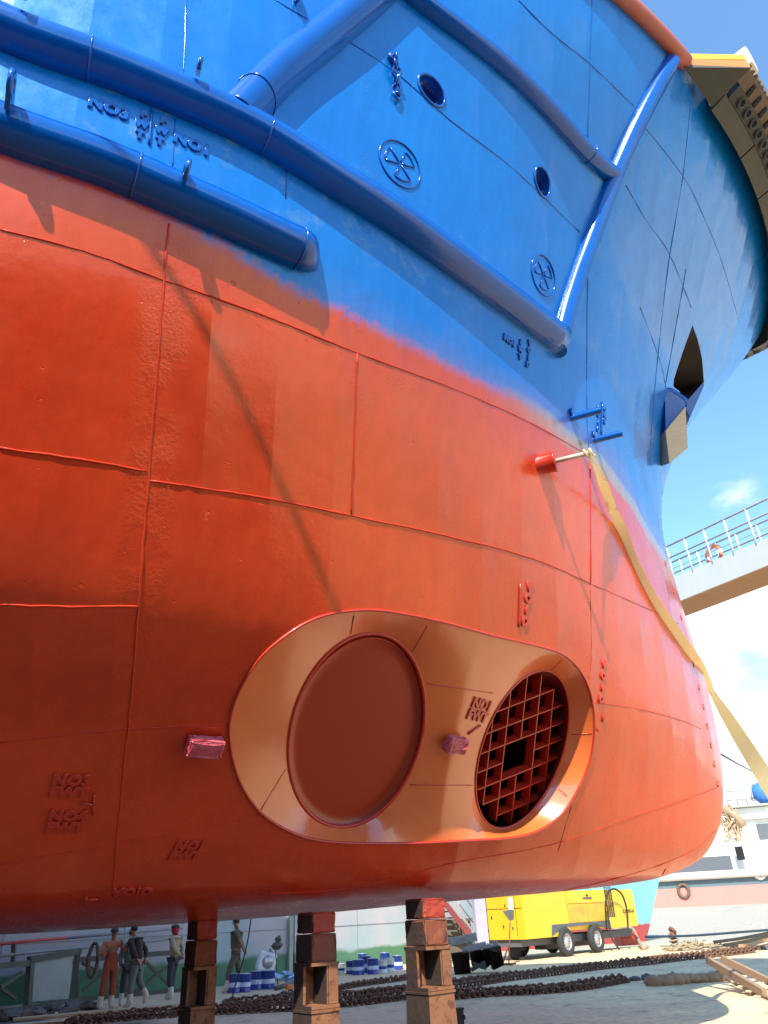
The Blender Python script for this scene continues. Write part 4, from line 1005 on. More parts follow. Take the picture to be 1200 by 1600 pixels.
for cxp in(CL(883,1471).x,CL(930,1466).x):
    for yy in(-.12,WID-.1):
        b=MB(); b.lathe((cxp,yy,wr),(0,1,0),[(.27,0),(.36,-.02),(wr-.03,-.01),(wr,.03),(wr,.17),(wr-.03,.21),(.27,.2),(.27,0)],36); tyre=b.build('wheel',M_tyre,comp)
        b=MB(); b.lathe((cxp,yy,wr),(0,1,0),[(.275,.0),(.285,-.005),(.25,.03),(.23,.05),(.12,.02),(.09,-.02),(.0,-.02)],32); b.build('rim',M_rim,tyre)
        b=MB()
        for k in range(12):
            a=2*math.pi*k/12; b.cyl((cxp+.195*math.cos(a),yy+.028,wr+.195*math.sin(a)),(cxp+.195*math.cos(a),yy+.045,wr+.195*math.sin(a)),.02,8)
        for k in range(6):
            a=2*math.pi*k/6; b.cyl((cxp+.05*math.cos(a),yy-.035,wr+.05*math.sin(a)),(cxp+.05*math.cos(a),yy-.018,wr+.05*math.sin(a)),.009,6)
        b.build('wheel_holes',M_hole,tyre)
# third wheel seen beneath (front support)
b=MB(); b.lathe((x0+.75,1.0,.3),(0,1,0),[(.0,0),(.27,0),(.3,.03),(.3,.17),(.27,.2),(.0,.2)],28); b.build('support_wheel',M_tyre,comp)
# hose looping out of the vent
hp_=[CL(948,1452,-.1),CL(946,1415,-.25),CL(950,1395,-.3),CL(960,1389,-.3),CL(972,1398,-.3),CL(979,1420,-.3),CL(981,1445,-.3),CL(980,1466,-.3)]
b=MB(); b.tube(smooth_closed(hp_,6,False),.035,8); b.build('hose',M_black,comp)
b=MB(); b.tube(smooth_closed([CL(949,1425,-.12),CL(955,1462,-.3),CL(961,1474,-.5),CL(968,1484,-.6)],6,False),.035,8); b.build('hose',M_black,comp)
me=textmesh('C 240TS-14',.17,.003,space=1.15); me.transform(Matrix.Rotation(math.pi/2,4,'X')); me.transform(Matrix.Translation((CL(981,1421).x,-.012,CL(981,1424).z))); me.materials.clear(); me.materials.append(M_hole); o=link(bpy.data.objects.new('fleet_number',me),comp)
me=textmesh('COMPRESSOR',.10,.003,space=1.1); me.transform(Matrix.Rotation(math.pi/2,4,'X')); me.transform(Matrix.Translation(((xd+xg)/2,-.012,Hc-.28))); me.materials.clear(); me.materials.append(M_grey); o=link(bpy.data.objects.new('maker_lettering',me),comp)
# ------------------------------------------------------------------ work lamp on a pole
p=gnd(795,1508); D=dist_h(p); o=empty('work_lamp',p,label='floodlight on a thin rusty pole in front of the compressor',cat='work lamp')
def rel(px,py,dd=0): return at(px,py,D+dd)-p
b=MB(); b.tube([Vector((0,0,0)),rel(797,1440)],.022,8); b.build('pole',M_ground_steel,o)
b=MB(); b.prism([rel(787,1425),rel(803,1422),rel(803,1437),rel(797,1439)],Vector((.03,.18,.03))); b.build('lamp_head',M_truss,o)
b=MB(); b.prism([rel(794,1402),rel(801,1403),rel(802,1422),rel(795,1421)],Vector((.01,.06,0))); b.build('lamp_shade',M_whitep,o)
b=MB(); b.bar(Vector((-.3,0,.03)),Vector((.3,.1,.03)),.05,.05); b.bar(Vector((0,-.3,.03)),Vector((0,.3,.03)),.05,.05); b.bar(Vector((-.28,-.15,.03)),Vector((0,0,.45)),.04,.04); b.build('foot',M_ground_steel,o)
# ------------------------------------------------------------------ grab bucket and machinery
M_grab=mat('grab_steel',(.055,.055,.052),.6,metal=.3,nscale=5,col2=(.09,.07,.05),bump=.006)
p=gnd(738,1522); D=dist_h(p); gb=empty('grab_bucket',p,label='black clamshell grab bucket standing between the right block and the compressor',cat='grab bucket')
def G(px,py,dd=0): return at(px,py,D+dd)-p
def shell(pixs,dd,dep):
    b=MB(); P=[G(x,y,dd) for x,y in pixs]; d=Vector((.15,dep,0)); n=len(P)
    va=[b.bm.verts.new(q) for q in P]; vb=[b.bm.verts.new(q+d) for q in P]; b.bm.faces.new(vb)
    for i in range(n): b.bm.faces.new((va[i],va[(i+1)%n],vb[(i+1)%n],vb[i]))
    bmesh.ops.solidify(b.bm,geom=b.bm.faces[:],thickness=.04); return b.build('jaw',M_grab,gb)
shell([(705,1490),(732,1487),(736,1520),(711,1523)],0,.5); shell([(735,1487),(752,1484),(757,1500),(745,1512),(738,1510)],.05,.5); shell([(754,1485),(765,1482),(770,1505),(757,1516)],.0,.5); shell([(764,1482),(782,1478),(788,1508),(772,1516)],-.1,.6)
b=MB(); b.bar(G(738,1506),G(760,1512),.1,.12); b.bar(G(736,1516),G(758,1503),.08,.1); b.build('cross_arm',M_grab,gb)
M_arm=mat('pale_machine_steel',(.36,.35,.32),.6,nscale=6,col2=(.16,.14,.12))
for a,c_,w_ in [((702,1473),(745,1463),.22),((722,1485),(760,1476),.18),((735,1470),(732,1487),.14),((760,1478),(780,1484),.16),((772,1470),(780,1485),.15),((690,1470),(706,1467),.1)]:
    b=MB(); b.bar(G(*a,.3),G(*c_,.3),w_,w_,bev=.02); b.build('link_arm',M_arm,gb)
p=gnd(735,1505); D2=dist_h(p)+1.2; cr_=empty('rig_boom',p,label='dark red boom leg and rails leaning behind the grab bucket',cat='boom')
def G2(px,py,dd=0): return at(px,py,D2+dd)-p
M_boom=mat('maroon_steel',(.20,.035,.035),.55,nscale=3)
b=MB(); b.bar(G2(688,1402),G2(733,1460),.24,.2); b.build('boom',M_boom,cr_)
for a,c_ in [((694,1400),(738,1452)),((714,1398),(718,1440)),((708,1398),(712,1430))]: b=MB(); b.bar(G2(*a,.3),G2(*c_,.3),.07,.07); b.build('stay',M_arm,cr_)
b=MB(); b.tube([G2(726,1400),G2(741,1423),G2(743,1455),G2(747,1470)],.03,8); b.build('bent_pipe',M_truss,cr_)
b=MB(); b.tube([G2(718,1413),G2(745,1449)],.02,6); b.build('wire',M_truss,cr_)
b=MB(); b.tube([G2(740+11*math.cos(t),1455+9*math.sin(t)-4) for t in[i*.4 for i in range(14)]],.012,6); b.build('wire_loop',M_arm,cr_)
for i in range(4): b=MB(); b.bar(G2(692,1425+i*10,.2),G2(704+i*6,1424+i*10,.2),.06,.05); b.build('rung',M_truss,cr_)
b=MB(); b.box(G2(712,1462,1)+Vector((0,0,-.1)),(1.1,.6,1.3)); b.build('winch_body',M_scrap,cr_)
# red block with rope beyond the compressor and bollard
p=gnd(982,1477); b=MB(); b.box((0,0,.25),(1.1,.5,.5),Euler((0,0,.2)),.03); o=b.build('red_bollard_base',M_red); o.location=p; tag(o,label='dull red concrete block wrapped with thick rope at the quay edge beyond the compressor',cat='block')
M_rope=mat('hemp_rope',(.36,.29,.18),.9,nscale=30,col2=(.22,.17,.10),bump=.01,bscale=90)
def rope(pl,r_,name,lab,mt=None,cat='rope'):
    return curvepipe(smooth_closed(pl,8,False),r_,mt or M_rope,name,lab,cat,seg=8)
pz=lambda x,y,z=0:gnd(x,y,z)
def lift(v,z): return Vector((v.x,v.y,z))
rope([lift(gnd(950,1478),.5),lift(gnd(975,1476),.66),lift(gnd(992,1475),.6),lift(gnd(998,1478),.3),lift(gnd(1005,1484),.05),lift(gnd(1012,1482),.05)],.07,'thick_rope','thick brown rope draped over the red block at the quay edge')
q0=gnd(1005,1477)
rope([at(1008,1464,24.5),at(1080,1462,24.2),at(1150,1457,23.9),at(1215,1452,23.6)],.028,'mooring_line','taut grey mooring line stretched over the rope pile at the quay edge',mat('grey_rope',(.25,.30,.30),.8))
rope([at(1115,1472,22.5),at(1160,1466,22.3),at(1215,1455,22.)],.035,'mooring_line','upper of two sagging tan lines leading right from the rope pile')
rope([at(1130,1477,22.2),at(1170,1470,22.),at(1215,1459,21.7)],.035,'mooring_line','lower of two sagging tan lines leading right from the rope pile')
p=gnd(1095,1484); b=MB()
for k in range(34):
    cx,cy=random.uniform(-1.1,1.2),random.uniform(-.3,.3); a=random.uniform(-.4,.4); l=random.uniform(.3,.9); hh=.28*max(0,1-abs(cx)/1.3)
    P_=[Vector((cx+l*math.cos(a)*(t/6-.5),cy+l*math.sin(a)*(t/6-.5)+.08*math.sin(t+k),.05+random.uniform(0,1)*hh+.04*math.sin(t*1.3+k))) for t in range(7)]
    b.tube(P_,.035,6)
o=b.build('rope_pile',M_rope); o.location=p; o.rotation_euler=(0,0,-.3); tag(o,label='tangled heap of tan mooring rope on the quay edge at right',cat='rope pile')
p=gnd(1056,1484); b=MB(); b.cyl((0,0,0),(.0,0,.6),.10,14); b.cyl((-.02,0,.6),(.05,0,.66),.15,14); P_=[]
for i in range(40): a=i*.55; P_.append((.15*math.cos(a),.15*math.sin(a),.1+.011*i))
o=b.build('bollard',M_ground_steel); o.location=p; tag(o,label='rusty bollard at the left end of the rope pile',cat='bollard')
b=MB(); b.tube(P_,.035,6); o=b.build('rope_coil',M_rope); o.location=p; tag(o,label='rope wound round the bollard at the left end of the rope pile',cat='rope')
# earthy canvas bundle on ground, and ramp
M_earth=mat('earth_canvas',(.36,.24,.13),.95,nscale=5,col2=(.24,.16,.09),bump=.03,bscale=10)
p=gnd(1085,1536); b=MB()
for i in range(9): b.ball((-.95+i*.24,random.uniform(-.08,.1),.07),.24,2,(1,.75,.55+.1*math.sin(i)),.12)
o=b.build('canvas_roll',M_earth); o.location=p; o.rotation_euler=(0,0,-.1); tag(o,label='brown earth covered canvas roll between the chain and the wooden ramp',cat='canvas roll')
b=MB()
for i in range(26): b.ball((random.uniform(-1,1),random.uniform(-.25,.25),.02),random.uniform(.05,.14),1,(1.3,1,.6),.25)
o=b.build('mud_heap',M_scrap); o.location=gnd(1010,1530); tag(o,label='crumbly dark mud streak left of the canvas roll',cat='mud',kind='stuff')
M_wood=mat('weathered_wood',(.34,.22,.13),.8,nscale=6,col2=(.2,.12,.07),stretch=(1,6,6)); M_woodp=mat('pale_wood',(.62,.50,.36),.8,nscale=6,col2=(.45,.33,.22),stretch=(1,6,6))
p=gnd(1165,1540); o=empty('wooden_ramp',p,label='broken wooden pallet ramp with two long bearers at the right edge, half in sunlight',cat='pallet')
def W(px,py,z=.0): return gnd(px,py,z)-p
for a,c_ in [((1106,1500,.5),(1195,1552,.08)),((1128,1498,.5),(1215,1540,.08))]:
    b=MB(); b.bar(W(*a),W(*c_),.09,.13); b.build('bearer',M_wood,o)
for i in range(6):
    t=(i+.4)/6; A=W(1120,1512,.38).lerp(W(1192,1556,.05),t); B_=W(1145,1512,.38).lerp(W(1218,1545,.05),t); 
    b=MB(); b.bar(A+Vector((0,0,-.06)),B_+Vector((0,0,-.06)),.17,.03); b.build('slat',M_woodp,o)
b=MB(); b.bar(W(1135,1530,.1),W(1205,1562,.02),.06,.05); b.build('broken_edge',M_wood,o)
b=MB(); b.bar(Vector((0,0,.12)),gnd(1225,1466,.1)-gnd(1162,1484)+Vector((0,0,.12)),.3,.1,bev=.01); o=b.build('beam',M_orange if False else mat('orange_brown_beam',(.55,.30,.14),.7,nscale=4)); o.location=gnd(1162,1484); tag(o,label='orange brown timber beam pointing off the right edge beside the chain',cat='beam')  # orange brown is the timber's own colour
# ------------------------------------------------------------------ far ship at the right
M_far=bpy.data.materials.new('far_hull'); M_far.use_nodes=True
def far_mat(M,z1,z2):
    nt=M.node_tree; b=nt.nodes['Principled BSDF']; N=nt.nodes.new; L=nt.links.new; tc=N('ShaderNodeTexCoord'); s_=N('ShaderNodeSeparateXYZ'); L(tc.outputs['Object'],s_.inputs[0])
    n=N('ShaderNodeTexNoise'); n.inputs['Scale'].default_value=.9; n.inputs['Detail'].default_value=9; n.inputs['Roughness'].default_value=.7; L(tc.outputs['Object'],n.inputs['Vector'])
    g=N('ShaderNodeMath'); g.operation='GREATER_THAN'; g.inputs[1].default_value=z1; L(s_.outputs[2],g.inputs[0])
    m1=N('ShaderNodeMix'); m1.data_type='RGBA'; L(g.outputs[0],m1.inputs[0]); m1.inputs[6].default_value=(.62,.22,.18,1); m1.inputs[7].default_value=(.10,.15,.17,1)
    r=N('ShaderNodeMapRange'); r.inputs[1].default_value=.55; r.inputs[2].default_value=.7; r.inputs[4].default_value=.25; L(n.outputs[0],r.inputs[0])
    m2=N('ShaderNodeMix'); m2.data_type='RGBA'; L(r.outputs[0],m2.inputs[0]); L(m1.outputs[2],m2.inputs[6]); m2.inputs[7].default_value=(.6,.55,.5,1); L(m2.outputs[2],b.inputs['Base Color']); b.inputs['Roughness'].default_value=.6
DF=350.; K=6.5
fa=at(1002,1419,DF); fb=at(1200,1396,DF*1.0); 
fd=Vector((fb.x-fa.x,fb.y-fa.y,0)).normalized(); fn=Vector((-fd.y,fd.x,0)); fn=fn if fn.y>0 else -fn
base=Vector((fa.x,fa.y,0)); zr=-1.5
inv2=(Matrix.Translation(base)@Matrix.Rotation(math.atan2(fd.y,fd.x),4,'Z')).inverted()
far=empty('far_ship',base,math.atan2(fd.y,fd.x),label='white ship with dark blue and faded red hull moored across the water at right',cat='ship')
def FL(px,py,off=0):
    o_=base+fn*off; d=ray(px,py); t=(o_-CAM).dot(fn)/d.dot(fn); return inv2@(CAM+d*t)
zA=FL(1100,1388).z; zD=FL(1100,1368).z; zE=FL(1100,1318).z
far_mat(M_far,FL(1100,1386).z,0)
b=MB(); b.box((18*K,4*K,(zD-1.5)/2),(60*K,8*K,zD+1.5)); b.build('hull',M_far,far)
M_fw=mat('far_white',(.80,.78,.70),.5,nscale=.6,col2=(.66,.62,.54),rust=(.45,.32,.2),rustamt=.33,rscale=1.2)  # warm white paint with rust patches
b=MB(); b.box((18*K,4.3*K,(zD+zE)/2),(59*K,7.6*K,zE-zD)); b.build('bulwark',M_fw,far)
b=MB(); b.tube([(-10*K,-.15*K,zD),(30*K,-.15*K,zD)],.22*K,10); b.build('rubbing_band',M_fw,far)
for px,py in((1068,1392),(1186,1362)):
    c=FL(px,py,-.3); b=MB(); b.tube([(c.x+.30*K*math.cos(a),c.y,c.z+.36*K*math.sin(a)) for a in(2*math.pi*i/20 for i in range(20))],(.10*K),8,closed=True); o=b.build('tyre_fender',M_tan if px<1100 else M_fw,far)
xw=FL(1156,1333,-.02); b=MB(); b.box((xw.x,xw.y,xw.z),(.45*K,.1,.75*K)); b.build('port_window',M_hole,far)
# superstructure
s1=FL(1160,1310,2*K); s2=FL(1200,1255,2*K)
b=MB(); b.box((s1.x+9*K,6*K,(zE+FL(1170,1262,4*K).z)/2),(26*K,4*K,FL(1170,1262,4*K).z-zE)); b.build('deckhouse',M_fw,far)
zt=FL(1170,1262,4*K).z
b=MB(); b.box((s1.x+9*K,5.9*K,zt+.1*K),(27*K,4.6*K,.14*K)); b.box((s1.x+9*K,5.9*K,zt-.7*K),(27*K,4.3*K,.1*K)); b.build('deck_edge',M_arm,far)
b=MB(); xx=FL(1192,1310,3.9*K).x; b.box((xx+1.2*K,3.95*K,FL(1190,1308,3.9*K).z),(2.8*K,.1*K,1.6*K)); b.build('window_band',M_grey,far)
b=MB(); b.tube([FL(1130,1262,2*K),FL(1150,1275,2*K),FL(1162,1292,2*K)],.25*K,10); b.build('crane_jib',mat('tan_steel',(.4,.26,.16),.6),far)
b=MB()
for i in range(60):
    b.bar(FL(random.uniform(1130,1165),1310,2.2*K)+Vector((0,random.uniform(-.5,.5),random.uniform(-.3,2.)))*K,FL(random.uniform(1130,1165),1310,2.2*K)+Vector((0,random.uniform(-.5,.5),random.uniform(-.3,2.)))*K,.05*K,.05*K)
b.build('net_pile',mat('tan_net',(.50,.34,.2),.9),far)
b=MB(); xs_=[FL(x,1245,4*K).x for x in(1135,1150,1165,1185,1200)]; 
for x in xs_: b.tube([(x,4*K,zt+.1),(x,4*K,zt+1.1*K)],.04*K,6)
for dz in(.55*K,1.1*K): b.tube([(xs_[0],4*K,zt+dz),(xs_[-1],4*K,zt+dz)],.035*K,6)
b.build('deck_railing',M_arm,far)
b=MB(); A,B_,C_,D_=(FL(x,y,4*K) for x,y in((1174,1250),(1174,1226),(1191,1226),(1191,1250)))
for a,c_ in((A,B_),(B_,C_),(C_,D_),(A,D_),(A,C_)): b.tube([a,c_],.05*K,6)
b.build('gantry_frame',M_arm,far)
c=FL(1197,1238,4*K); b=MB(); b.ball((c.x,c.y,c.z),.9*K,2,(1,.6,.8),.1); b.build('blue_tarpaulin',mat('tarp_blue',(.05,.2,.6),.5),far)
b=MB(); b.box((FL(1094,1350,-.1).x,-.06*K,FL(1094,1354).z),(3.6*K,.1*K,1.0*K)); b.build('grey_panel',M_grey,far)
b=MB(); P=[at(1126,1178,150),at(1150,1192,200),at(1175,1205,260),at(1205,1222,320)]; b.tube([q-P[0] for q in P],.2,6); o=b.build('mooring_wire',M_grey); o.location=P[0]; tag(o,label='thin grey wire slanting down from behind the bow to the far ship',cat='wire')
# ------------------------------------------------------------------ gangway high at the right
M_gw=mat('gangway_grey',(.50,.52,.50),.5,nscale=1,col2=(.42,.44,.42)); M_gu=mat('gangway_brown',(.30,.14,.05),.6); 
DG0,DG1=26.,23.
g0=at(1030,970,DG0); 
def GW(px,py,t=None):
    t=(px-1040)/160; return at(px,py,DG0+(DG1-DG0)*t)
gw=empty('gangway',(g0.x,g0.y,g0.z),label='grey steel gangway with handrails crossing the sky right of the bow',cat='gangway')
def gp(mb,name,mt,parent=None):
    o=mb.build(name,mt,parent or gw)
    if parent is None: o.location=-Vector(g0)
    return o
Lf=GW(985,925+20); # side girder corners
TL_,TR_=GW(1000,924),GW(1260,815); BL_,BR_=GW(1000,980-15),GW(1260,860)
# far side offset perpendicular
gd=(TR_-TL_); gdh=Vector((gd.x,gd.y,0)).normalized(); gn=Vector((-gdh.y,gdh.x,0)); gn=gn if gn.y>0 else -gn
b=MB(); b.prism([TL_,TR_,BR_,BL_],gn*.06); gp(b,'side_girder',M_gw)
b=MB(); b.prism([TL_+gn*1.3,TR_+gn*1.3,BR_+gn*1.3,BL_+gn*1.3],gn*.06); gp(b,'side_girder',M_gw)
b=MB(); b.prism([BL_+Vector((0,0,.02)),BR_+Vector((0,0,.02)),BR_+Vector((0,0,.02))+gn*1.36,BL_+Vector((0,0,.02))+gn*1.36],Vector((0,0,-.05))); gp(b,'walkway_underside',M_gu)
up_=Vector((0,0,1))
for off in(0,1.33):
    for hz,rr in((1.15,.035),(.72,.03),(.3,.012)):
        b=MB(); b.tube([TL_+gn*off+up_*hz,TR_+gn*off+up_*hz],rr,8); gp(b,'handrail',M_pipe)
    for i in range(9):
        c=TL_.lerp(TR_,i/8)+gn*off; b=MB(); b.tube([c-up_*.1,c+up_*1.15],.03,8); gp(b,'rail_post',M_whitep)
for px,py in((1128,893),):
    c=GW(px,py); b=MB(); b.prism([c,c+gdh*.16-up_*.22,c+gdh*.02-up_*.16],gn*-.12); gp(b,'lug',M_gw)
c=GW(1118,868)-gn*.06; M_lr=mat('lifebuoy_orange',(.78,.22,.10),.5); 
o=empty('lifebuoy',c,label='orange and white lifebuoy hung on the gangway rail',cat='lifebuoy')
dirx=gdh; 
for nm,mt,a0,a1 in (('ring',M_lr,15,80),('ring',M_lr,105,170),('ring',M_lr,195,260),('ring',M_lr,285,350),('band',M_whitep,80,105),('band',M_whitep,170,195),('band',M_whitep,260,285),('band',M_whitep,-10,15)):
    b=MB(); b.tube([(dirx*math.cos(R(a0+(a1-a0)*i/8))+up_*math.sin(R(a0+(a1-a0)*i/8)))*.30 for i in range(9)],.07,10); b.build(nm,mt,o)
# ------------------------------------------------------------------ strap hanging from the pipe
M_strap=mat('webbing_strap',(.88,.80,.55),.6,nscale=60,col2=(.76,.66,.42),bump=.0004,bscale=60)
_nt=M_strap.node_tree; _pb=_nt.nodes['Principled BSDF']; _tr=_nt.nodes.new('ShaderNodeBsdfTranslucent'); _tr.inputs[0].default_value=(.88,.78,.48,1); _ms=_nt.nodes.new('ShaderNodeMixShader'); _ms.inputs[0].default_value=.45
_nt.links.new(_pb.outputs[0],_ms.inputs[1]); _nt.links.new(_tr.outputs[0],_ms.inputs[2]); _nt.links.new(_ms.outputs[0],_nt.nodes['Material Output'].inputs[0])
SP=[(922,716,0,8),(930,728,.1,9),(944,760,.5,16),(957,795,.9,13),(972,830,1.2,17),(990,875,1.45,13),(1012,922,1.35,17),(1032,957,1.25,21),(1052,987,1.2,22),(1072,1016,1.2,22),(1089,1039,1.3,20),(1103,1063,1.6,13),(1114,1084,1.9,9),(1134,1116,1.8,16),(1157,1153,1.6,20),(1187,1201,1.5,23),(1225,1262,1.5,26)]
D0_=(pe1-CAM).length
def dep_s(i): return D0_+ (16.-D0_)*(i/16.)
b=MB(); c0=pe1; pv=None
cp=[];
for i,(x,y,a,wpx) in enumerate(SP): cp.append(Vector((x,y,0)))
n=0; rows=[]
SPs=smooth_closed(cp,6,False); 
for k,q in enumerate(SPs):
    i=k/6; i0=min(int(i),len(SP)-2); f_=i-i0; wp=SP[i0][3]*(1-f_)+SP[i0+1][3]*f_; D=dep_s(i)
    h=hit(q.x,q.y)
    if h is not None: D=min(D,(h-CAM).length-.10)
    c=CAM+ray(q.x,q.y)*D; rows.append((c,wp,D))
Ds=[D for _,_,D in rows]
for _ in range(40): Ds=[Ds[0]]+[min(Ds[i],(Ds[i-1]+Ds[i]+Ds[i+1])/3) if i<60 else (Ds[i-1]+Ds[i]+Ds[i+1])/3 for i in range(1,len(Ds)-1)]+[Ds[-1]]
rows=[(CAM+ray(SPs[k].x,SPs[k].y)*Ds[k],wp,Ds[k]) for k,(c,wp,D) in enumerate(rows)]
ring=[]
for k,(c,wp,D) in enumerate(rows):
    t=(rows[min(k+1,len(rows)-1)][0]-rows[max(k-1,0)][0]).normalized(); s_=t.cross(ray(*SPs[k].xy)).normalized(); full=.11; vis=wp/FPX*D*.93; ca_=min(1,vis/full); nn=s_.cross(t)
    sg=1
    d=(s_*ca_+nn*math.sqrt(1-ca_*ca_)*sg*.9).normalized(); w2=max(full,vis)/2; th=s_.cross(d); th=t.cross(d).normalized()*.004
    ring.append([b.bm.verts.new(c+d*w2+th),b.bm.verts.new(c-d*w2+th),b.bm.verts.new(c-d*w2-th),b.bm.verts.new(c+d*w2-th)])
for A,B_ in zip(ring,ring[1:]):
    for j in range(4): b.bm.faces.new((A[j],A[(j+1)%4],B_[(j+1)%4],B_[j]))
o=top(b,'hanging_strap',M_strap,pe1,label='long twisted yellow webbing strap tied to the stub pipe on the bow',cat='strap')
b=MB(); ax2=ax_; b.tube([pe1+(Vector((0,0,1))*math.cos(a)+ax2.cross(Vector((0,0,1)))*math.sin(a))*.045-ax2*(.05-.01*a) for a in[i*.5 for i in range(22)]],.014,6); sk=b.build('knot',M_strap,o); sk.location=-pe1
# ------------------------------------------------------------------ people
M_skin=mat('skin_brown',(.30,.15,.09),.6); M_hair=mat('dark_hair',(.02,.015,.012),.8); M_boot=mat('rubber_boot_pale',(.60,.56,.44),.5,nscale=8,col2=(.4,.36,.27)); M_eye=mat('eye_dark',(.02,.02,.02),.4)
def skinned(pts_,edges_,name,mt,parent,sub=2):
    me=bpy.data.meshes.new(name); me.from_pydata([p[0] for p in pts_],[],edges_); o=bpy.data.objects.new(name,me); sc.collection.objects.link(o)
    m1=o.modifiers.new('s','SKIN'); m1.use_smooth_shade=True
    for i,p in enumerate(pts_): me.skin_vertices[0].data[i].radius=(p[1],p[2] if len(p)>2 else p[1])
    me.skin_vertices[0].data[0].use_root=True
    m2=o.modifiers.new('d','SUBSURF'); m2.levels=sub; m2.render_levels=sub
    dg=bpy.context.evaluated_depsgraph_get(); nm=bpy.data.meshes.new_from_object(o.evaluated_get(dg)); bpy.data.objects.remove(o); nm.materials.clear(); nm.materials.append(mt)
    for p in nm.polygons: p.use_smooth=True
    return link(bpy.data.objects.new(name,nm),parent)
def person(px,py,H_,facing,label,shirt,trous,pose,head=None,cap=None,long_sleeve=True,one_piece=False):
    """local frame: +x is the way the figure faces, z up; pose gives joints in units of height"""
    g_=gnd(px,py); o=empty('person',g_,facing,label=label,cat='person',group=None)
    s=H_
    J={'pel':(0,0,.53),'che':(0,0,.72),'nec':(.0,0,.84),'hea':(.015,0,.93)}
    J.update(pose); v=lambda k:Vector(J[k])*s
    lean=v('che')-v('pel')
    def side(y): return 'l' if y>0 else 'r'
    for sd,y in(('l',1),('r',-1)):
        J.setdefault('hip'+sd,(J['pel'][0],y*.05,.50)); J.setdefault('kne'+sd,(.01,y*.06,.28)); J.setdefault('ank'+sd,(-.01,y*.065,.045)); J.setdefault('toe'+sd,(J['ank'+sd][0]+.09,y*.08,.02))
        J.setdefault('sho'+sd,(J['che'][0]+(J['nec'][0]-J['che'][0])*.8,y*.105,.81)); J.setdefault('elb'+sd,(-.02,y*.14,.64)); J.setdefault('wri'+sd,(.04,y*.12,.50))
    P=[];E_=[]
    def add(p,r,r2=None): P.append((tuple(p),r,r2 if r2 else r)); return len(P)-1
    pel=add(v('pel'),.055*s,.075*s); wa_=add(v('pel').lerp(v('che'),.5),.05*s,.065*s); ch=add(v('che'),.06*s,.085*s); up2=add(v('che').lerp(v('nec'),.7),.045*s,.06*s); nk=add(v('nec'),.03*s); hd0=add(v('nec').lerp(v('hea'),.45),.034*s,.034*s); hd=add(v('hea'),.052*s,.043*s); ht=add(v('hea')+Vector((-.003,0,.04))*s,.040*s,.036*s)
    E_+= [(pel,wa_),(wa_,ch),(ch,up2),(up2,nk),(nk,hd0),(hd0,hd),(hd,ht)]
    for sd in'lr':
        sh=add(v('sho'+sd),.03*s); el=add(v('elb'+sd),.023*s); wr_=add(v('wri'+sd),.015*s); d=(v('wri'+sd)-v('elb'+sd)).normalized(); ha=add(v('wri'+sd)+d*.035*s,.021*s,.013*s); E_+=[(up2,sh),(sh,el),(el,wr_),(wr_,ha)]
        for fi,(fy,fl) in enumerate(((-.012,.038),(-.004,.045),(.004,.043),(.012,.036))):
            pr_=Vector((0,0,1)).cross(d); pr_=pr_.normalized() if pr_.length>.1 else Vector((1,0,0)); 
            f1=add(v('wri'+sd)+d*(.035+fl*.6)*s+pr_*fy*s,.0055*s); f2=add(v('wri'+sd)+d*(.03+fl)*s+pr_*fy*s*1.1+Vector((.006,0,-.003))*s,.0045*s); E_+=[(ha,f1),(f1,f2)]
        th_=add(v('wri'+sd)+d*.045*s+Vector((.022,0,.004))*s,.006*s); E_.append((wr_,th_))
        hp=add(v('hip'+sd),.047*s); kn=add(v('kne'+sd),.034*s); an=add(v('ank'+sd),.022*s); to=add(v('toe'+sd),.018*s,.014*s); E_+=[(pel,hp),(hp,kn),(kn,an),(an,to)]
    body=skinned(P,E_,'body',M_skin,o)
    # face
    hc_=v('hea'); f=head or (1,0,0); fx=Vector(f).normalized(); fy_=Vector((0,0,1)).cross(fx).normalized()
    b=MB(); b.ball(hc_+fx*.052*s+Vector((0,0,-.003))*s,.009*s,1,(1,.8,1.5)); b.build('nose',M_skin,body) 
    b=MB()
    for y in(-1,1): b.ball(hc_+fx*.045*s+fy_*y*.016*s+Vector((0,0,.012))*s,.005*s,1)
    b.build('eyes',M_eye,body)
    b=MB(); b.box(hc_+fx*.048*s+Vector((0,0,-.022*s)),(.004*s,.02*s,.004*s),Euler((0,0,math.atan2(fx.y,fx.x)))); b.build('mouth',mat('lips_'+str(px),(.2,.06,.05),.6),body)
    b=MB()
    for y in(-1,1): b.ball(hc_+fy_*y*.044*s+Vector((0,0,.0)),.012*s,1,(.7,.4,1.2))
    b.build('ears',M_skin,body)
    # trousers
    P=[];E_=[]
    pel=add(v('pel')+Vector((0,0,.02))*s,.068*s,.092*s)
    for sd in'lr':
        hp=add(v('hip'+sd),.062*s); kn=add(v('kne'+sd),.048*s); cf=add(v('kne'+sd).lerp(v('ank'+sd),.55),.045*s); E_+=[(pel,hp),(hp,kn),(kn,cf)]
    if one_piece:
        wa_=add(v('pel').lerp(v('che'),.5),.068*s,.088*s); ch=add(v('che'),.072*s,.10*s); E_+=[(pel,wa_),(wa_,ch)]
    skinned(P,E_,'coverall' if one_piece else 'trousers',trous,o)
    P=[];E_=[]
    ch=add(v('che'),.075*s,.10*s); up2=add(v('che').lerp(v('nec'),.65),.055*s,.078*s); E_.append((ch,up2))
    if not one_piece:
        wa_=add(v('pel').lerp(v('che'),.5),.068*s,.088*s); hm=add(v('pel')+Vector((0,0,.01))*s,.074*s,.096*s); E_+=[(ch,wa_),(wa_,hm)]
    co_=add(v('nec')-Vector((0,0,.012))*s,.040*s); E_.append((up2,co_))
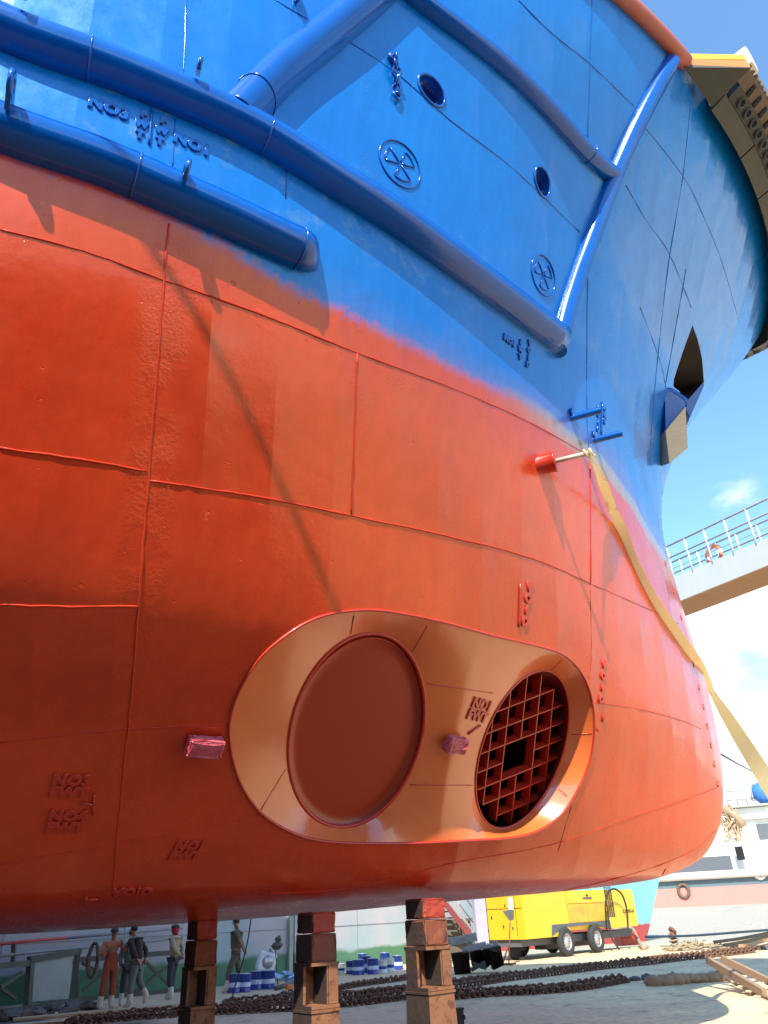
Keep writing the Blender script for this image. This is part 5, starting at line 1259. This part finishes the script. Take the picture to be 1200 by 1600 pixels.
    for sd in'lr':
        sh=add(v('sho'+sd),.043*s); E_.append((up2,sh)); el=add(v('elb'+sd) if long_sleeve else v('sho'+sd).lerp(v('elb'+sd),.75),.036*s if long_sleeve else .042*s); E_.append((sh,el))
        if long_sleeve: wr_=add(v('wri'+sd).lerp(v('elb'+sd),.12),.027*s); E_.append((el,wr_))
    skinned(P,E_,'shirt',shirt,o)
    for sd in'lr':
        k=v('kne'+sd).lerp(v('ank'+sd),.42); a=v('ank'+sd); t_=v('toe'+sd); b=MB()
        P=[];E_=[]; i0=add(k,.050*s); i1=add(k.lerp(a,.6),.038*s); i2=add(a,.036*s); i3=add(a.lerp(t_,.6)+Vector((0,0,-.005))*s,.032*s,.026*s); i4=add(t_,.028*s,.02*s); hl=add(a+(a-t_).normalized()*.02*s-Vector((0,0,.02*s)),.028*s); E_=[(i0,i1),(i1,i2),(i2,i3),(i3,i4),(i2,hl)]
        skinned(P,E_,'boot',M_boot,o)
    if cap:
        b=MB(); hh=hc_+Vector((-.004,0,.032))*s
        if cap[0]=='cap': b.lathe(hh,(0,0,1),[(.058*s,-.012*s),(.06*s,.0),(.054*s,.025*s),(.035*s,.042*s),(0,.047*s)],20); b.prism([hh+fy_*.04*s+fx*.03*s,hh+fx*.105*s+fy_*.025*s,hh+fx*.105*s-fy_*.025*s,hh-fy_*.04*s+fx*.03*s],Vector((0,0,-.008*s))); b.build('cap',cap[1],o)
        elif cap[0]=='hair': b.ball(hh+Vector((-.006,0,-.005))*s,.055*s,2,(1,.9,.85),.04); b.build('hair',cap[1],o)
        elif cap[0]=='scarf': b.ball(hc_+Vector((-.004,0,-.005))*s,.062*s,3,(1,.9,1.15),.03); b.ball(hc_+Vector((-.01,0,-.06))*s,.05*s,2,(1,1,.7),.05); b.build('head_scarf',cap[1],o)
    return o
yawv=lambda a:R(a)
M_or=mat('orange_coverall',(.33,.07,.03),.8,nscale=5,col2=(.2,.04,.02)); M_or2=mat('salmon_shirt',(.48,.18,.09),.8); M_vest=mat('dark_vest',(.035,.028,.025),.8); M_jean=mat('grey_jeans',(.13,.16,.16),.8,nscale=6); M_khaki=mat('khaki_jacket',(.40,.34,.22),.8,nscale=5,col2=(.28,.24,.15)); M_navy=mat('navy_trousers',(.045,.05,.06),.8,nscale=5); M_olive=mat('olive_cloth',(.13,.12,.085),.8,nscale=20,col2=(.08,.08,.055)); M_cap=mat('dark_cap',(.05,.045,.035),.8); M_scarf=mat('red_scarf',(.42,.03,.06),.8); M_white=mat('white_mask',(.6,.6,.56),.8)
# facing angles: -90 deg looks at the camera
p1=person(165,1577,1.60,R(-70),'worker in orange coverall and peaked cap holding a bundle to his shoulder',M_or2,M_or,dict(elbl=(.06,.17,.70),wril=(.12,.10,.80),elbr=(.02,-.16,.66),wrir=(.10,-.10,.72),kner=(.02,-.07,.28),ankr=(-.02,-.09,.045)),cap=('cap',M_cap),one_piece=True)
p2=person(195,1571,1.53,R(-80),'worker with white face mask standing half hidden behind the man in the dark vest',M_jean,M_navy,dict(),cap=('cap',M_cap))
b=MB(); b.ball(Vector((.035,0,.905))*1.53,.05*1.53,2,(.7,.85,1.2)); b.build('face_mask',M_white,p2)
p3=person(208,1574,1.66,R(150),'worker in dark vest and pale sleeves leaning forward with one heel raised',M_vest,M_jean,dict(che=(.05,0,.72),nec=(.09,0,.84),hea=(.12,0,.92),elbl=(-.02,.15,.66),wril=(-.06,.10,.56),elbr=(-.03,-.15,.66),wrir=(-.06,-.10,.56),kner=(-.02,-.06,.29),ankr=(-.16,-.07,.12),toer=(-.10,-.08,.03),knel=(.03,.06,.28),ankl=(.02,.06,.045)),cap=('hair',M_hair))
p4=person(266,1562,1.63,R(155),'worker in khaki jacket with red head scarf and hands behind his back',M_khaki,M_navy,dict(elbl=(-.07,.15,.66),wril=(-.13,.04,.57),elbr=(-.07,-.15,.66),wrir=(-.13,-.04,.56),kner=(.03,-.08,.28),ankr=(.05,-.09,.045),ankl=(-.05,.07,.045)),cap=('scarf',M_scarf))
b=MB(); hh=Vector((.01,0,.955))*1.63; b.lathe(hh,(0,0,1),[(.066*1.63,-.01),(.064*1.63,.02),(.05*1.72,.05),(0,.07)],18); b.build('cap',M_cap,p4)
p5=person(366,1551,1.70,R(170),'man in olive clothes and white boots walking left with hands behind his back',M_olive,M_olive,dict(che=(.01,0,.72),elbl=(-.07,.13,.67),wril=(-.12,.05,.56),elbr=(-.07,-.13,.67),wrir=(-.13,-.04,.55),knel=(.09,.05,.28),ankl=(.11,.05,.05),toel=(.20,.05,.02),kner=(-.06,-.05,.27),ankr=(-.14,-.05,.06),toer=(-.06,-.05,.02),hea=(.03,0,.93)),cap=('hair',M_hair),long_sleeve=False)
b=MB(); q=at(148,1480,20.3); 
P=[]
for i in range(70):
    a=i*.42; P.append(Vector((.10*math.cos(a)*(1+.2*math.sin(i)),.05*math.sin(i*1.3),-.25+.34*math.sin(a))))
b.tube(P,.03,6); o=b.build('rope_bundle',M_scrap); o.location=q; tag(o,label='dark coil of rope held up on the shoulder of the worker in orange',cat='rope coil')
